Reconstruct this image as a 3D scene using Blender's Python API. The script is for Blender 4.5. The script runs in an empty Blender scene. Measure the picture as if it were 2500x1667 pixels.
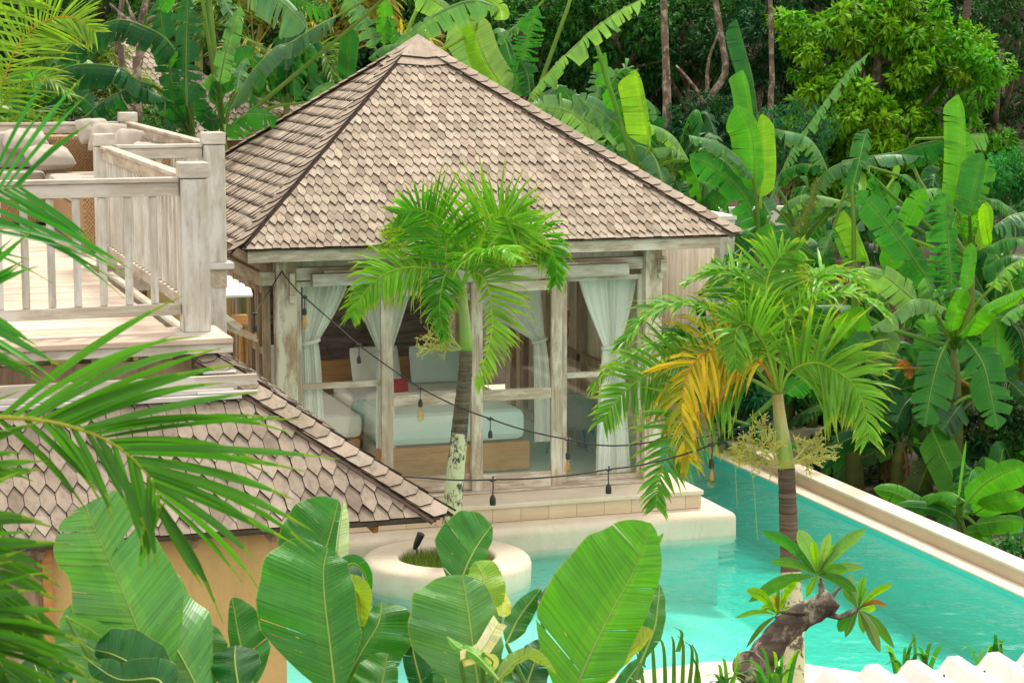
import bpy, math, random
import numpy as np
from mathutils import Vector, Matrix
random.seed(7); RNG = np.random.default_rng(7)
R = math.radians
S = bpy.context.scene
# ---------------------------------------------------------------- camera
F = 5300.0; CAMZ = 4.84
YAW = math.atan(1750/5352.); PIT = math.atan(748/5300.)
cam = bpy.data.cameras.new('camera'); co = bpy.data.objects.new('camera', cam)
S.collection.objects.link(co); S.camera = co
co.location = (0, 0, CAMZ); co.rotation_euler = (math.pi/2-PIT, 0, -YAW)
cam.sensor_width = 36; cam.lens = F/2500*36; cam.clip_start = .1; cam.clip_end = 600
cam.dof.use_dof = True; cam.dof.focus_distance = 21; cam.dof.aperture_fstop = 16
# ---------------------------------------------------------------- light
SUN_EL, SUN_AZ = R(58), R(35)      # azimuth measured from +Y towards +X
w = bpy.data.worlds.new('World'); S.world = w; w.use_nodes = True
nt = w.node_tree; nt.nodes.clear()
sky = nt.nodes.new('ShaderNodeTexSky'); sky.sky_type = 'NISHITA'; sky.sun_disc = False
sky.sun_elevation = SUN_EL; sky.sun_rotation = SUN_AZ; sky.dust_density = 4; sky.air_density = 1.0; sky.ozone_density = .5
mx = nt.nodes.new('ShaderNodeMix'); mx.data_type = 'RGBA'; mx.inputs[0].default_value = .72
mx.inputs[7].default_value = (9.0, 8.3, 7.0, 1)     # the even white of thin cloud, same units as the sky
bg = nt.nodes.new('ShaderNodeBackground'); bg.inputs[1].default_value = .14
ow = nt.nodes.new('ShaderNodeOutputWorld')
nt.links.new(sky.outputs[0], mx.inputs[6]); nt.links.new(mx.outputs[2], bg.inputs[0]); nt.links.new(bg.outputs[0], ow.inputs[0])
sl = bpy.data.lights.new('sun', 'SUN'); sl.energy = 2.1; sl.angle = R(10); sl.color = (1, .93, .80)
so = bpy.data.objects.new('sun', sl); S.collection.objects.link(so)
sd = Vector((math.sin(SUN_AZ)*math.cos(SUN_EL), math.cos(SUN_AZ)*math.cos(SUN_EL), math.sin(SUN_EL)))
so.rotation_euler = sd.to_track_quat('Z', 'Y').to_euler(); so.location = (0, 0, 40)
S.view_settings.view_transform = 'Standard'; S.view_settings.look = 'None'
S.view_settings.exposure = .90; S.view_settings.gamma = 1
S.cycles.max_bounces = 12; S.cycles.transparent_max_bounces = 16
# ---------------------------------------------------------------- camera maths: a point of the photo at a depth
Mc = Matrix.Rotation(-YAW, 3, 'Z') @ Matrix.Rotation(math.pi/2-PIT, 3, 'X')
RT, UP, FW = Mc @ Vector((1, 0, 0)), Mc @ Vector((0, 1, 0)), Mc @ Vector((0, 0, -1))
CP = Vector((0, 0, CAMZ))
def ray(x, y): return FW + RT*((x-1250)/F) + UP*((833.5-y)/F)
def P(x, y, d): return CP + ray(x, y)*d
def PX(x, y, c): r = ray(x, y); return CP + r*(c/r.x)
def PY(x, y, c): r = ray(x, y); return CP + r*(c/r.y)
def PZ(x, y, c): r = ray(x, y); return CP + r*((c-CAMZ)/r.z)
def rnd(a, b): return random.uniform(a, b)
# ---------------------------------------------------------------- mesh helpers
OFF = {}
def tag(o, label=None, cat=None, group=None, kind=None):
    if label: o['label'] = label
    if cat: o['category'] = cat
    if group: o['group'] = group
    if kind: o['kind'] = kind
    return o
def thing(name, loc, label, cat, group=None):
    o = bpy.data.objects.new(name, None); S.collection.objects.link(o); o.empty_display_size = .1
    o.location = loc; OFF[o] = Vector(loc)
    return tag(o, label, cat, group)
class MB:
    def __init__(s): s.v = []; s.f = []; s.m = []; s.c = []; s.uv = []
    def face(s, pts, m=0, col=None, uv=None):
        n = len(s.v); s.v += [tuple(p) for p in pts]; s.f.append(tuple(range(n, n+len(pts)))); s.m.append(m)
        s.c.append(col or (1, 1, 1)); s.uv.append(uv)
    def box(s, a, b, m=0, col=None):
        x0, y0, z0 = [min(a[i], b[i]) for i in range(3)]; x1, y1, z1 = [max(a[i], b[i]) for i in range(3)]
        n = len(s.v)
        s.v += [(x0,y0,z0),(x1,y0,z0),(x1,y1,z0),(x0,y1,z0),(x0,y0,z1),(x1,y0,z1),(x1,y1,z1),(x0,y1,z1)]
        for q in ((3,2,1,0),(4,5,6,7),(0,1,5,4),(1,2,6,5),(2,3,7,6),(3,0,4,7)):
            s.f.append(tuple(n+i for i in q)); s.m.append(m); s.c.append(col or (1,1,1)); s.uv.append(None)
        return s
    def bar(s, p, q, w, h, up=(0, 0, 1), m=0, col=None):
        p, q = Vector(p), Vector(q); t = (q-p).normalized(); u = Vector(up)
        a = t.cross(u)
        if a.length < 1e-4: a = t.cross(Vector((1, 0, 0)))
        a.normalize(); b = a.cross(t).normalized(); n = len(s.v)
        for e in (p, q):
            for (i, j) in ((-1,-1),(1,-1),(1,1),(-1,1)): s.v.append(tuple(e + a*(i*w/2) + b*(j*h/2)))
        for k in ((3,2,1,0),(4,5,6,7),(0,1,5,4),(1,2,6,5),(2,3,7,6),(3,0,4,7)):
            s.f.append(tuple(n+i for i in k)); s.m.append(m); s.c.append(col or (1,1,1)); s.uv.append(None)
        return s
    def tube(s, pts, rad, seg=8, m=0, col=None, cap=True, rn=0.):
        pts = [Vector(p) for p in pts]; k = len(pts)
        if not hasattr(rad, '__len__'): rad = [rad]*k
        n0 = len(s.v); pa = None
        for i, p in enumerate(pts):
            t = (pts[min(i+1, k-1)]-pts[max(i-1, 0)]).normalized()
            if pa is None:
                a = t.cross(Vector((0, 0, 1)));
                if a.length < .05: a = t.cross(Vector((1, 0, 0)))
            else: a = pa - t*pa.dot(t)
            a.normalize(); pa = a; b = t.cross(a)
            for j in range(seg):
                th = 2*math.pi*j/seg; rr = rad[i]*(1+rnd(-rn, rn))
                s.v.append(tuple(p + (a*math.cos(th)+b*math.sin(th))*rr))
        for i in range(k-1):
            for j in range(seg):
                j2 = (j+1) % seg
                s.f.append((n0+i*seg+j, n0+i*seg+j2, n0+(i+1)*seg+j2, n0+(i+1)*seg+j)); s.m.append(m); s.uv.append(None)
                s.c.append(col[i] if isinstance(col, list) else (col or (1, 1, 1)))
        if cap:
            for i, fl in ((0, 1), (k-1, 0)):
                q = [n0+i*seg+j for j in range(seg)]
                s.f.append(tuple(q[::-1] if fl else q)); s.m.append(m); s.c.append(col[i] if isinstance(col, list) else (col or (1,1,1))); s.uv.append(None)
        return s
    def lathe(s, c, prof, seg=24, m=0, col=None):
        c = Vector(c); n0 = len(s.v); k = len(prof)
        for (r, z) in prof:
            for j in range(seg):
                th = 2*math.pi*j/seg; s.v.append((c.x+r*math.cos(th), c.y+r*math.sin(th), c.z+z))
        for i in range(k-1):
            for j in range(seg):
                j2 = (j+1) % seg
                s.f.append((n0+i*seg+j, n0+i*seg+j2, n0+(i+1)*seg+j2, n0+(i+1)*seg+j)); s.m.append(m); s.c.append(col or (1,1,1)); s.uv.append(None)
        return s
    def grid(s, rows, m=0, col=None, closed=False):
        n0 = len(s.v); k = len(rows[0])
        for r in rows: s.v += [tuple(p) for p in r]
        for i in range(len(rows)-1):
            for j in range(k-1):
                s.f.append((n0+i*k+j, n0+i*k+j+1, n0+(i+1)*k+j+1, n0+(i+1)*k+j)); s.m.append(m); s.c.append(col or (1,1,1))
                s.uv.append(((j/(k-1), i/(len(rows)-1)), ((j+1)/(k-1), i/(len(rows)-1)), ((j+1)/(k-1), (i+1)/(len(rows)-1)), (j/(k-1), (i+1)/(len(rows)-1))))
        return s
    def build(s, name, mats, parent=None, smooth=False, bevel=0, label=None, solid=0):
        if not isinstance(mats, (list, tuple)): mats = [mats]
        off = Vector((0, 0, 0)); p = parent
        while p is not None:
            if p in OFF: off = OFF[p]
            p = p.parent
        me = bpy.data.meshes.new(name); V = np.array(s.v, dtype=float) - np.array(off)
        me.from_pydata(V.tolist(), [], s.f)
        for m_ in mats: me.materials.append(m_)
        me.polygons.foreach_set('material_index', s.m)
        if smooth: me.polygons.foreach_set('use_smooth', [True]*len(s.f))
        ca = me.color_attributes.new('col', 'FLOAT_COLOR', 'CORNER'); buf = []
        for f, c in zip(s.f, s.c):
            if len(c) and hasattr(c[0], '__len__'):
                for q in c: buf += [q[0], q[1], q[2], 1]
            else: buf += [c[0], c[1], c[2], 1]*len(f)
        ca.data.foreach_set('color', buf)
        if any(u is not None for u in s.uv):
            ul = me.uv_layers.new(name='uv'); b2 = []
            for f, u in zip(s.f, s.uv):
                if u is None: b2 += [0, 0]*len(f)
                else:
                    for q in u: b2 += [q[0], q[1]]
            ul.data.foreach_set('uv', b2)
        me.update()
        o = bpy.data.objects.new(name, me); S.collection.objects.link(o)
        if parent: o.parent = parent
        if bevel:
            bm_ = o.modifiers.new('bevel', 'BEVEL'); bm_.width = bevel; bm_.segments = 2; bm_.limit_method = 'ANGLE'
        if solid:
            sm = o.modifiers.new('solid', 'SOLIDIFY'); sm.thickness = solid
        if label: o['label'] = label
        return o
def catmull(pts, n):
    pts = [Vector(p) for p in pts]
    if len(pts) == 2: return [pts[0].lerp(pts[1], i/(n-1)) for i in range(n)]
    q = [pts[0]*2-pts[1]] + pts + [pts[-1]*2-pts[-2]]; k = len(pts)-1; out = []
    for i in range(n):
        u = i/(n-1)*k; j = min(int(u), k-1); t = u-j; a, b, c, d = q[j:j+4]
        out.append(.5*((2*b)+(c-a)*t+(2*a-5*b+4*c-d)*t*t+(3*b-a-3*c+d)*t**3))
    return out
# ---------------------------------------------------------------- materials
class NT:
    def __init__(s, name):
        s.m = bpy.data.materials.new(name); s.m.use_nodes = True; s.t = s.m.node_tree; s.t.nodes.clear()
        s.out = s.n('ShaderNodeOutputMaterial')
    def n(s, t, **k):
        x = s.t.nodes.new(t)
        for a, b in k.items(): setattr(x, a, b)
        return x
    def l(s, a, b): s.t.links.new(a, b)
    def coord(s, kind='Object', scale=(1, 1, 1)):
        tc = s.n('ShaderNodeTexCoord'); mp = s.n('ShaderNodeMapping'); mp.inputs['Scale'].default_value = scale
        s.l(tc.outputs[kind], mp.inputs[0]); return mp.outputs[0]
    def noise(s, vec, scale, detail=4, rough=.6):
        x = s.n('ShaderNodeTexNoise'); x.inputs['Scale'].default_value = scale; x.inputs['Detail'].default_value = detail; x.inputs['Roughness'].default_value = rough
        s.l(vec, x.inputs['Vector']); return x.outputs['Fac']
    def ramp(s, fac, stops):
        x = s.n('ShaderNodeValToRGB'); e = x.color_ramp.elements
        while len(e) < len(stops): e.new(.5)
        for el, (p, c) in zip(e, stops): el.position = p; el.color = (c[0], c[1], c[2], 1)
        s.l(fac, x.inputs[0]); return x.outputs[0]
    def mix(s, fac, a, b, mode='MIX'):
        x = s.n('ShaderNodeMix', data_type='RGBA', blend_type=mode)
        for i, v in ((0, fac), (6, a), (7, b)):
            if hasattr(v, 'node') or isinstance(v, bpy.types.NodeSocket): s.l(v, x.inputs[i])
            elif i == 0: x.inputs[0].default_value = v
            else: x.inputs[i].default_value = (v[0], v[1], v[2], 1)
        return x.outputs[2]
    def bump(s, h, strength, dist=.02):
        x = s.n('ShaderNodeBump'); x.inputs['Strength'].default_value = strength; x.inputs['Distance'].default_value = dist
        s.l(h, x.inputs['Height']); return x.outputs[0]
    def bsdf(s, col, rough=.6, bump=None, spec=.4, metal=0):
        x = s.n('ShaderNodeBsdfPrincipled')
        if isinstance(col, bpy.types.NodeSocket): s.l(col, x.inputs['Base Color'])
        else: x.inputs['Base Color'].default_value = (*col, 1)
        if isinstance(rough, bpy.types.NodeSocket): s.l(rough, x.inputs['Roughness'])
        else: x.inputs['Roughness'].default_value = rough
        x.inputs['Specular IOR Level'].default_value = spec; x.inputs['Metallic'].default_value = metal
        if bump: s.l(bump, x.inputs['Normal'])
        return x.outputs[0]
    def end(s, sh): s.l(sh, s.out.inputs[0]); return s.m
def attr(T):
    a = T.n('ShaderNodeAttribute'); a.attribute_name = 'col'; return a.outputs['Color']
def m_wood(name, c1, c2, c3, axis=2, tint=False, scale=1., rough=.75, patch=(.45, .62)):
    T = NT(name); sc = [38*scale]*3; sc[axis] = 2.2*scale; v = T.coord('Object', sc)
    g = T.noise(v, 1., 6, .7); base = T.ramp(g, [(.25, c1), (.55, c2), (.8, c2)])
    sc2 = [9*scale]*3; sc2[axis] = 2.5*scale
    p = T.noise(T.coord('Object', sc2), 1., 5, .65); pf = T.ramp(p, [(patch[0], (0,)*3), (patch[1], (1,)*3)])
    c = T.mix(pf, base, c3)
    if tint: c = T.mix(1., c, attr(T), 'MULTIPLY')
    return T.end(T.bsdf(c, rough, T.bump(g, .35, .004), .25))
def m_plain(name, c1, c2, scale=3., rough=.7, bump=.1, metal=0, spec=.35, fine=None):
    T = NT(name); v = T.coord('Object'); g = T.noise(v, scale, 6, .65)
    c = T.ramp(g, [(.3, c1), (.7, c2)])
    h = T.noise(v, fine or scale*12, 4)
    return T.end(T.bsdf(c, rough, T.bump(h, bump, .004), spec, metal))
def m_leaf(name, trans=.35, rough=.42, vein=0, veinc=.25, spec=.22):
    T = NT(name); c = attr(T)
    n = T.noise(T.coord('Object'), 3.5, 4); f = T.ramp(n, [(.3, (.78, .82, .8)), (.7, (1.18, 1.12, 1.05))])
    c = T.mix(1., c, f, 'MULTIPLY'); b = None
    if vein:
        uv = T.coord('UV', (vein, 1.2, 1)); s_ = T.noise(uv, 1., 2, .5)
        f2 = T.ramp(s_, [(.35, (1-veinc,)*3), (.5, (1,)*3), (.65, (1+veinc*.7, 1+veinc*.7, 1.))])
        c = T.mix(1., c, f2, 'MULTIPLY'); b = T.bump(s_, .5, .006)
        sp = T.noise(T.coord('UV', (60, 9, 1)), 1., 3, .6); spf = T.ramp(sp, [(.70, (0,)*3), (.74, (1,)*3)])
        c = T.mix(spf, c, (.50, .42, .05))
    p = T.bsdf(c, rough, b, spec); tr = T.n('ShaderNodeBsdfTranslucent')
    tc = T.mix(1., c, (1.6, 1.62, .5), 'MULTIPLY'); T.l(tc, tr.inputs[0])
    ms = T.n('ShaderNodeMixShader'); ms.inputs[0].default_value = trans; T.l(p, ms.inputs[1]); T.l(tr.outputs[0], ms.inputs[2])
    return T.end(ms.outputs[0])
M = {}
M['greywash_v'] = m_wood('whitewashed post wood', (.26,.22,.17), (.44,.42,.37), (.56,.56,.53), 2)
M['greywash_x'] = m_wood('whitewashed rail wood', (.26,.21,.16), (.43,.39,.33), (.55,.53,.48), 0)
M['greywash_y'] = m_wood('whitewashed side rail wood', (.22,.17,.13), (.40,.34,.27), (.52,.47,.40), 1)
M['deckboard'] = m_wood('weathered deck boards', (.34,.25,.19), (.52,.42,.34), (.58,.50,.42), 0, tint=True)
M['frame_v'] = m_wood('limed door wood upright', (.22,.16,.11), (.44,.36,.28), (.62,.57,.49), 2)
M['frame_x'] = m_wood('limed door wood', (.22,.16,.11), (.44,.36,.28), (.62,.57,.49), 0)
M['brown_v'] = m_wood('brown teak wood upright', (.16,.10,.06), (.32,.22,.14), (.40,.31,.22), 2)
M['brown_y'] = m_wood('brown teak beam', (.20,.13,.08), (.38,.27,.18), (.46,.36,.26), 1)
M['oldpost'] = m_wood('flaked house post wood', (.22,.15,.09), (.36,.26,.17), (.60,.54,.45), 2, patch=(.42,.56))
M['shingle'] = m_wood('silvered shingle wood', (.34,.32,.31), (.62,.61,.60), (.72,.71,.70), 1, tint=True, rough=.85)
M['bedwood'] = m_wood('orange brown bed wood', (.32,.13,.04), (.50,.24,.08), (.55,.28,.10), 0)
M['stone'] = m_plain('cream plaster', (.58,.50,.40), (.70,.63,.52), 2.2, .8, .15)
M['stone_riser'] = m_plain('beige tile', (.60,.50,.36), (.72,.63,.48), 4., .75, .15)
M['beigewall'] = m_plain('beige trough wall', (.46,.36,.25), (.56,.46,.34), 1.5, .8, .12)
def mk_render():
    T = NT('yellow ochre render'); n = T.noise(T.coord('Object'), 1.3, 8, .7); c = T.ramp(n, [(.3, (.55,.37,.14)), (.7, (.68,.49,.22))])
    s_ = T.noise(T.coord('Object', (5, 5, .5)), 1., 6, .7); c = T.mix(T.ramp(s_, [(.52, (0,)*3), (.72, (.55,)*3)]), c, (.34,.24,.12))
    f = T.noise(T.coord('Object'), 30, 6, .7); return T.end(T.bsdf(c, .9, T.bump(f, .6, .01)))
M['yellow'] = mk_render()
def mk_stone2():
    T = NT('cream plaster'); n = T.noise(T.coord('Object'), 1.6, 8, .7); c = T.ramp(n, [(.3, (.52,.44,.34)), (.7, (.68,.60,.49))])
    s_ = T.noise(T.coord('Object', (7, 7, 1.2)), 1., 6, .75); c = T.mix(T.ramp(s_, [(.54, (0,)*3), (.74, (.5,)*3)]), c, (.42,.33,.22))
    sp = T.noise(T.coord('Object'), 22., 3, .6); c = T.mix(T.ramp(sp, [(.70, (0,)*3), (.74, (.5,)*3)]), c, (.40,.32,.22))
    f = T.noise(T.coord('Object'), 35, 6, .7); return T.end(T.bsdf(c, .8, T.bump(f, .35, .008)))
M['stone'] = mk_stone2()
M['soil'] = m_plain('dark soil', (.02,.016,.01), (.06,.045,.028), 2., .95, .5)
M['white'] = m_plain('white painted metal', (.44,.43,.41), (.56,.55,.53), 5., .45, .1)
M['poolwhite'] = m_plain('pale pool plaster', (.22,.60,.52), (.28,.66,.58), .9, .7, .05)
M['poolteal'] = m_plain('turquoise pool plaster', (.05,.52,.45), (.08,.58,.50), .9, .7, .05)
M['darkmetal'] = m_plain('black fitting', (.02,.02,.022), (.035,.035,.04), 9., .45, .05)
M['teal'] = m_plain('dark green paint', (.01,.08,.075), (.015,.11,.10), 9., .4, .05)
M['greyfabric'] = m_plain('grey felt', (.24,.22,.19), (.30,.28,.24), 30., .95, .3)
M['cream'] = m_plain('cream cushion cloth', (.31,.28,.24), (.40,.36,.32), 6., .95, .25)
M['bluecloth'] = m_plain('pale blue bed cloth', (.60,.80,.78), (.68,.86,.84), 3., .9, .1)
M['whitecloth'] = m_plain('white bed cloth', (.78,.78,.74), (.85,.85,.81), 3., .9, .15)
M['redcloth'] = m_plain('red cushion cloth', (.50,.05,.06), (.60,.08,.09), 12., .9, .2)
M['floor'] = m_plain('polished concrete floor', (.58,.62,.52), (.66,.69,.58), 1.2, .35, .05)
M['cord'] = m_plain('black cord', (.012,.012,.012), (.02,.02,.02), 20, .6, .02)
M['leaf'] = m_leaf('palm leaflet', .35, .40)
M['banana'] = m_leaf('banana leaf', .42, .40, vein=42, veinc=.16)
M['canna'] = m_leaf('broad canna leaf', .32, .33, vein=70, veinc=.22, spec=.32)
M['tree'] = m_leaf('tree leaf', .25, .6, spec=.12)
def mk_rattan():
    T = NT('rattan weave'); v = T.coord('Object', (70, 70, 55)); x = T.n('ShaderNodeTexChecker'); x.inputs[3].default_value = 1.; T.l(v, x.inputs[0])
    g = T.noise(T.coord('Object'), 60, 4); c = T.ramp(g, [(.3, (.20,.11,.045)), (.7, (.50,.33,.17))])
    c = T.mix(x.outputs['Fac'], c, T.mix(1., c, (.6,.55,.5), 'MULTIPLY')); return T.end(T.bsdf(c, .6, T.bump(x.outputs['Fac'], .6, .006)))
M['rattan'] = mk_rattan()
def mk_stone_wall():
    T = NT('dark slate cladding'); v = T.coord('Object', (1.5, 1.5, 14)); g = T.noise(v, 1.6, 4, .6)
    c = T.ramp(g, [(.3, (.035,.03,.026)), (.55, (.12,.10,.085)), (.75, (.24,.20,.17))]); return T.end(T.bsdf(c, .8, T.bump(g, .6, .02)))
M['slate'] = mk_stone_wall()
def mk_bark(name, a, b, c3, rings=26., patch=(.5, .6)):
    T = NT(name); v = T.coord('Object', (2, 2, rings)); g = T.noise(v, 1., 4, .6); base = T.ramp(g, [(.3, a), (.65, b)])
    p = T.noise(T.coord('Object', (9, 9, 6)), 1., 6, .75); f = T.ramp(p, [(patch[0], (0,)*3), (patch[1], (1,)*3)])
    c = T.mix(T.mix(1., f, attr(T), 'MULTIPLY'), base, c3)
    return T.end(T.bsdf(c, .9, T.bump(g, .7, .02)))
M['palmbark'] = mk_bark('ringed palm bark', (.03,.022,.016), (.14,.105,.075), (.50,.50,.32), 55., (.44, .50))
M['treebark'] = mk_bark('tree bark', (.05,.035,.025), (.14,.10,.07), (.3,.26,.2), 5.)
M['frangbark'] = mk_bark('warty grey brown bark', (.03,.022,.017), (.13,.10,.075), (.30,.26,.20), 14., (.50, .62))
def mk_shaft():
    T = NT('smooth green crownshaft'); c = attr(T); n = T.noise(T.coord('Object', (14, 14, 1.5)), 1., 3); f = T.ramp(n, [(.3, (.8,.85,.8)), (.7, (1.15,1.1,1.1))])
    return T.end(T.bsdf(T.mix(1., c, f, 'MULTIPLY'), .4))
M['shaft'] = mk_shaft()
def schlick(T, f0, mult, nrm=None):
    lw = T.n('ShaderNodeLayerWeight'); lw.inputs[0].default_value = .5
    if nrm: T.l(nrm, lw.inputs['Normal'])
    pw = T.n('ShaderNodeMath', operation='POWER'); pw.inputs[1].default_value = 5; T.l(lw.outputs['Facing'], pw.inputs[0])
    ma = T.n('ShaderNodeMath', operation='MULTIPLY_ADD'); ma.inputs[1].default_value = (1-f0)*mult; ma.inputs[2].default_value = f0*mult; T.l(pw.outputs[0], ma.inputs[0]); return ma.outputs[0]
def mk_glass(name, tint, refl=1.):
    T = NT(name); tr = T.n('ShaderNodeBsdfTransparent'); tr.inputs[0].default_value = (*tint, 1)
    gl = T.n('ShaderNodeBsdfGlossy'); gl.inputs['Roughness'].default_value = .02
    ms = T.n('ShaderNodeMixShader'); T.l(schlick(T, .045, refl), ms.inputs[0]); T.l(tr.outputs[0], ms.inputs[1]); T.l(gl.outputs[0], ms.inputs[2])
    return T.end(ms.outputs[0])
M['glass'] = mk_glass('window glass', (.98, 1., .98), 2.0)
M['amber'] = mk_glass('amber bulb glass', (.99, .86, .60), 1.2)
M['filament'] = m_plain('glowless gold filament', (.8,.45,.08), (.9,.55,.12), 20, .3, 0, .6)
def mk_water():
    T = NT('pool water surface'); tr = T.n('ShaderNodeBsdfTransparent')
    gl = T.n('ShaderNodeBsdfGlossy'); gl.inputs['Roughness'].default_value = .015
    v = T.coord('Object', (1., 1., 1)); n1 = T.noise(v, 1.6, 3, .5); n2 = T.noise(v, 6., 3, .5)
    mm = T.n('ShaderNodeMath', operation='MULTIPLY_ADD'); mm.inputs[1].default_value = .30; T.l(n2, mm.inputs[0]); T.l(n1, mm.inputs[2])
    b = T.bump(mm.outputs[0], 1., .05); T.l(b, gl.inputs['Normal'])
    ms = T.n('ShaderNodeMixShader'); T.l(schlick(T, .03, .8, b), ms.inputs[0]); T.l(tr.outputs[0], ms.inputs[1]); T.l(gl.outputs[0], ms.inputs[2])
    df = T.n('ShaderNodeBsdfDiffuse'); df.inputs[0].default_value = (.22, .74, .64, 1); m2 = T.n('ShaderNodeMixShader'); m2.inputs[0].default_value = .07
    T.l(ms.outputs[0], m2.inputs[1]); T.l(df.outputs[0], m2.inputs[2]); T.l(m2.outputs[0], T.out.inputs[0])
    va = T.n('ShaderNodeVolumeAbsorption'); va.inputs[0].default_value = (.0, .90, .85, 1); va.inputs[1].default_value = .36
    T.l(va.outputs[0], T.out.inputs[1]); return T.m
M['water'] = mk_water()
def mk_cloth(name, c):
    T = NT(name); d = T.bsdf(c, .9); tr = T.n('ShaderNodeBsdfTranslucent'); tr.inputs[0].default_value = (*c, 1)
    ms = T.n('ShaderNodeMixShader'); ms.inputs[0].default_value = .2; T.l(d, ms.inputs[1]); T.l(tr.outputs[0], ms.inputs[2]); return T.end(ms.outputs[0])
M['curtain'] = mk_cloth('white curtain cloth', (.88, .90, .85))
M['ceil'] = m_plain('pale ceiling', (.72,.70,.62), (.8,.78,.7), 2., .9, .05)
M['tile'] = m_wood('beige stone tile', (.44,.35,.24), (.56,.46,.34), (.60,.51,.39), 0, tint=True, scale=.3, rough=.7)
M['bamboo'] = m_wood('pale bamboo', (.55,.46,.30), (.70,.62,.44), (.74,.68,.54), 2, tint=True, rough=.5)
M['bamboo_out'] = m_wood('bleached bamboo', (.62,.54,.42), (.78,.71,.58), (.84,.78,.68), 2, tint=True, rough=.6)
M['wash'] = m_plain('weathered sheet', (.6,.58,.52), (.72,.70,.66), 4, .7, .1)
# ================================================================ GROUND, POOL, TERRACE
def build_ground():
    xs = [-80,-40,-20,-8,3.0,11.16,14,18,24,32,45,60,90]; ys = [-20,4,9,13.0,25.25,28,31,34,38,43,50,60,80,120,200]
    b = MB()
    def h(x, y):
        z = -.95
        if y > 33: z += min((y-33)*.16, 9) + .3*math.sin(x*.4+y*.3)
        return z
    for i in range(len(xs)-1):
        for j in range(len(ys)-1):
            if xs[i] >= 3.0 and xs[i+1] <= 11.16 and ys[j] >= 13.0 and ys[j+1] <= 25.25: continue
            n = 1 if ys[j] < 25 else 3
            for p in range(n):
                for q in range(n):
                    xa = xs[i]+(xs[i+1]-xs[i])*p/n; xb = xs[i]+(xs[i+1]-xs[i])*(p+1)/n
                    ya = ys[j]+(ys[j+1]-ys[j])*q/n; yb = ys[j]+(ys[j+1]-ys[j])*(q+1)/n
                    b.face([(xa,ya,h(xa,ya)),(xb,ya,h(xb,ya)),(xb,yb,h(xb,yb)),(xa,yb,h(xa,yb))])
    tag(b.build('ground', M['soil']), kind='structure')
build_ground()
WZ = -.45
b = MB()                                         # pool shell: shallow ledge, shelf, deep end
b.face([(3,13,-.75),(6.3,13,-.75),(6.3,25.25,-.75),(3,25.25,-.75)], 0)
b.face([(6.3,13,-.75),(9.2,13,-1.25),(9.2,25.25,-1.25),(6.3,25.25,-.75)], 0)
b.box((3.05, 18.9, -.74), (5.0, 20.9, -.56), 0)
b.face([(9.2,13,-1.25),(10.75,13,-1.25),(10.75,25.25,-1.25),(9.2,25.25,-1.25)], 1)
b.face([(10.75,13,-.40),(10.75,25.25,-.40),(10.75,25.25,-1.25),(10.75,13,-1.25)], 1)
b.face([(3,25.25,-1.25),(3,25.25,-.24),(10.75,25.25,-.24),(10.75,25.25,-1.25)], 1)
b.face([(3,13,-1.25),(10.75,13,-1.25),(10.75,13,-.4),(3,13,-.4)], 1)
b.face([(3,13,-1.25),(3,13,-.4),(3,25.25,-.4),(3,25.25,-1.25)], 0)
tag(b.build('pool', [M['poolwhite'], M['poolteal']]), kind='structure')
b = MB(); b.box((3.02, 13.02, -1.24), (10.74, 25.24, WZ))
tag(b.build('water', M['water']), kind='structure')
b = MB()                                         # right edge: low inner coping, beige upstand, outer coping
b.box((10.752, 11, -1.2), (10.95, 25.25, -.38))
tag(b.build('pool_coping', M['stone'], bevel=.012), kind='structure')
b = MB(); b.box((10.952, 11, -1.2), (11.16, 25.42, -.26)); tag(b.build('pool_upstand', M['beigewall']), kind='structure')
b = MB(); b.box((10.935, 11, -.259), (11.18, 25.25, -.225)); tag(b.build('pool_outer_coping', M['stone'], bevel=.01), kind='structure')
b = MB(); b.box((9.36, 25.252, -1.9), (12.6, 30, -.24)); tag(b.build('walkway', M['stone'], bevel=.01), kind='structure')
def poly_slab(b, pts, z0, z1, m=0):
    b.face([(x, y, z1) for x, y in pts], m)
    for i in range(len(pts)):
        a, c = pts[i], pts[(i+1) % len(pts)]; b.face([(a[0],a[1],z0),(c[0],c[1],z0),(c[0],c[1],z1),(a[0],a[1],z1)], m)
b = MB(); near = [(10.74,13.03),(10.74,13.6),(9.6,13.9),(8.9,14.7),(8.3,15.45),(7.75,16.05),(7.1,16.3),(6.2,16.2),(5.6,15.8),(5.2,15.2),(4.9,13.03)]
poly_slab(b, near[::-1], -1.9, -.37); tag(b.build('pool_near_coping', M['stone'], bevel=.02), kind='structure')
b = MB(); b.box((3.4, 20.81, -.56), (9.35, 25.24, -.2)); tr_ = b.build('terrace', M['stone'], bevel=.085, smooth=False); tr_.modifiers['bevel'].segments = 5; tag(tr_, kind='structure')
b = MB(); b.box((3.2, 21.0, -1.3), (9.2, 25.2, -.563)); tag(b.build('pool_wall', M['poolwhite']), kind='structure')
b = MB(); x = 3.6; b.box((3.61, 21.14, -.196), (9.04, 25.2, -.053), col=(.5,.45,.4))
while x < 9.04: g = rnd(.97, 1.1); b.box((x, 21.13, -.195), (min(9.05, x+.306), 21.16, -.052), col=(g, g*rnd(.96,1), g*rnd(.92,1))); x += .31
y = 21.165
while y < 25.1: g = rnd(.97, 1.1); b.box((9.02, y, -.195), (9.05, min(25.19, y+.306), -.052), col=(g, g*.98, g*.96)); y += .31
tag(b.build('terrace_riser', M['tile']), kind='structure')
b = MB(); b.box((3.58, 21.10, -.05), (9.07, 27.0, 0)); tag(b.build('upper_terrace', M['stone'], bevel=.012), kind='structure')
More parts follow.
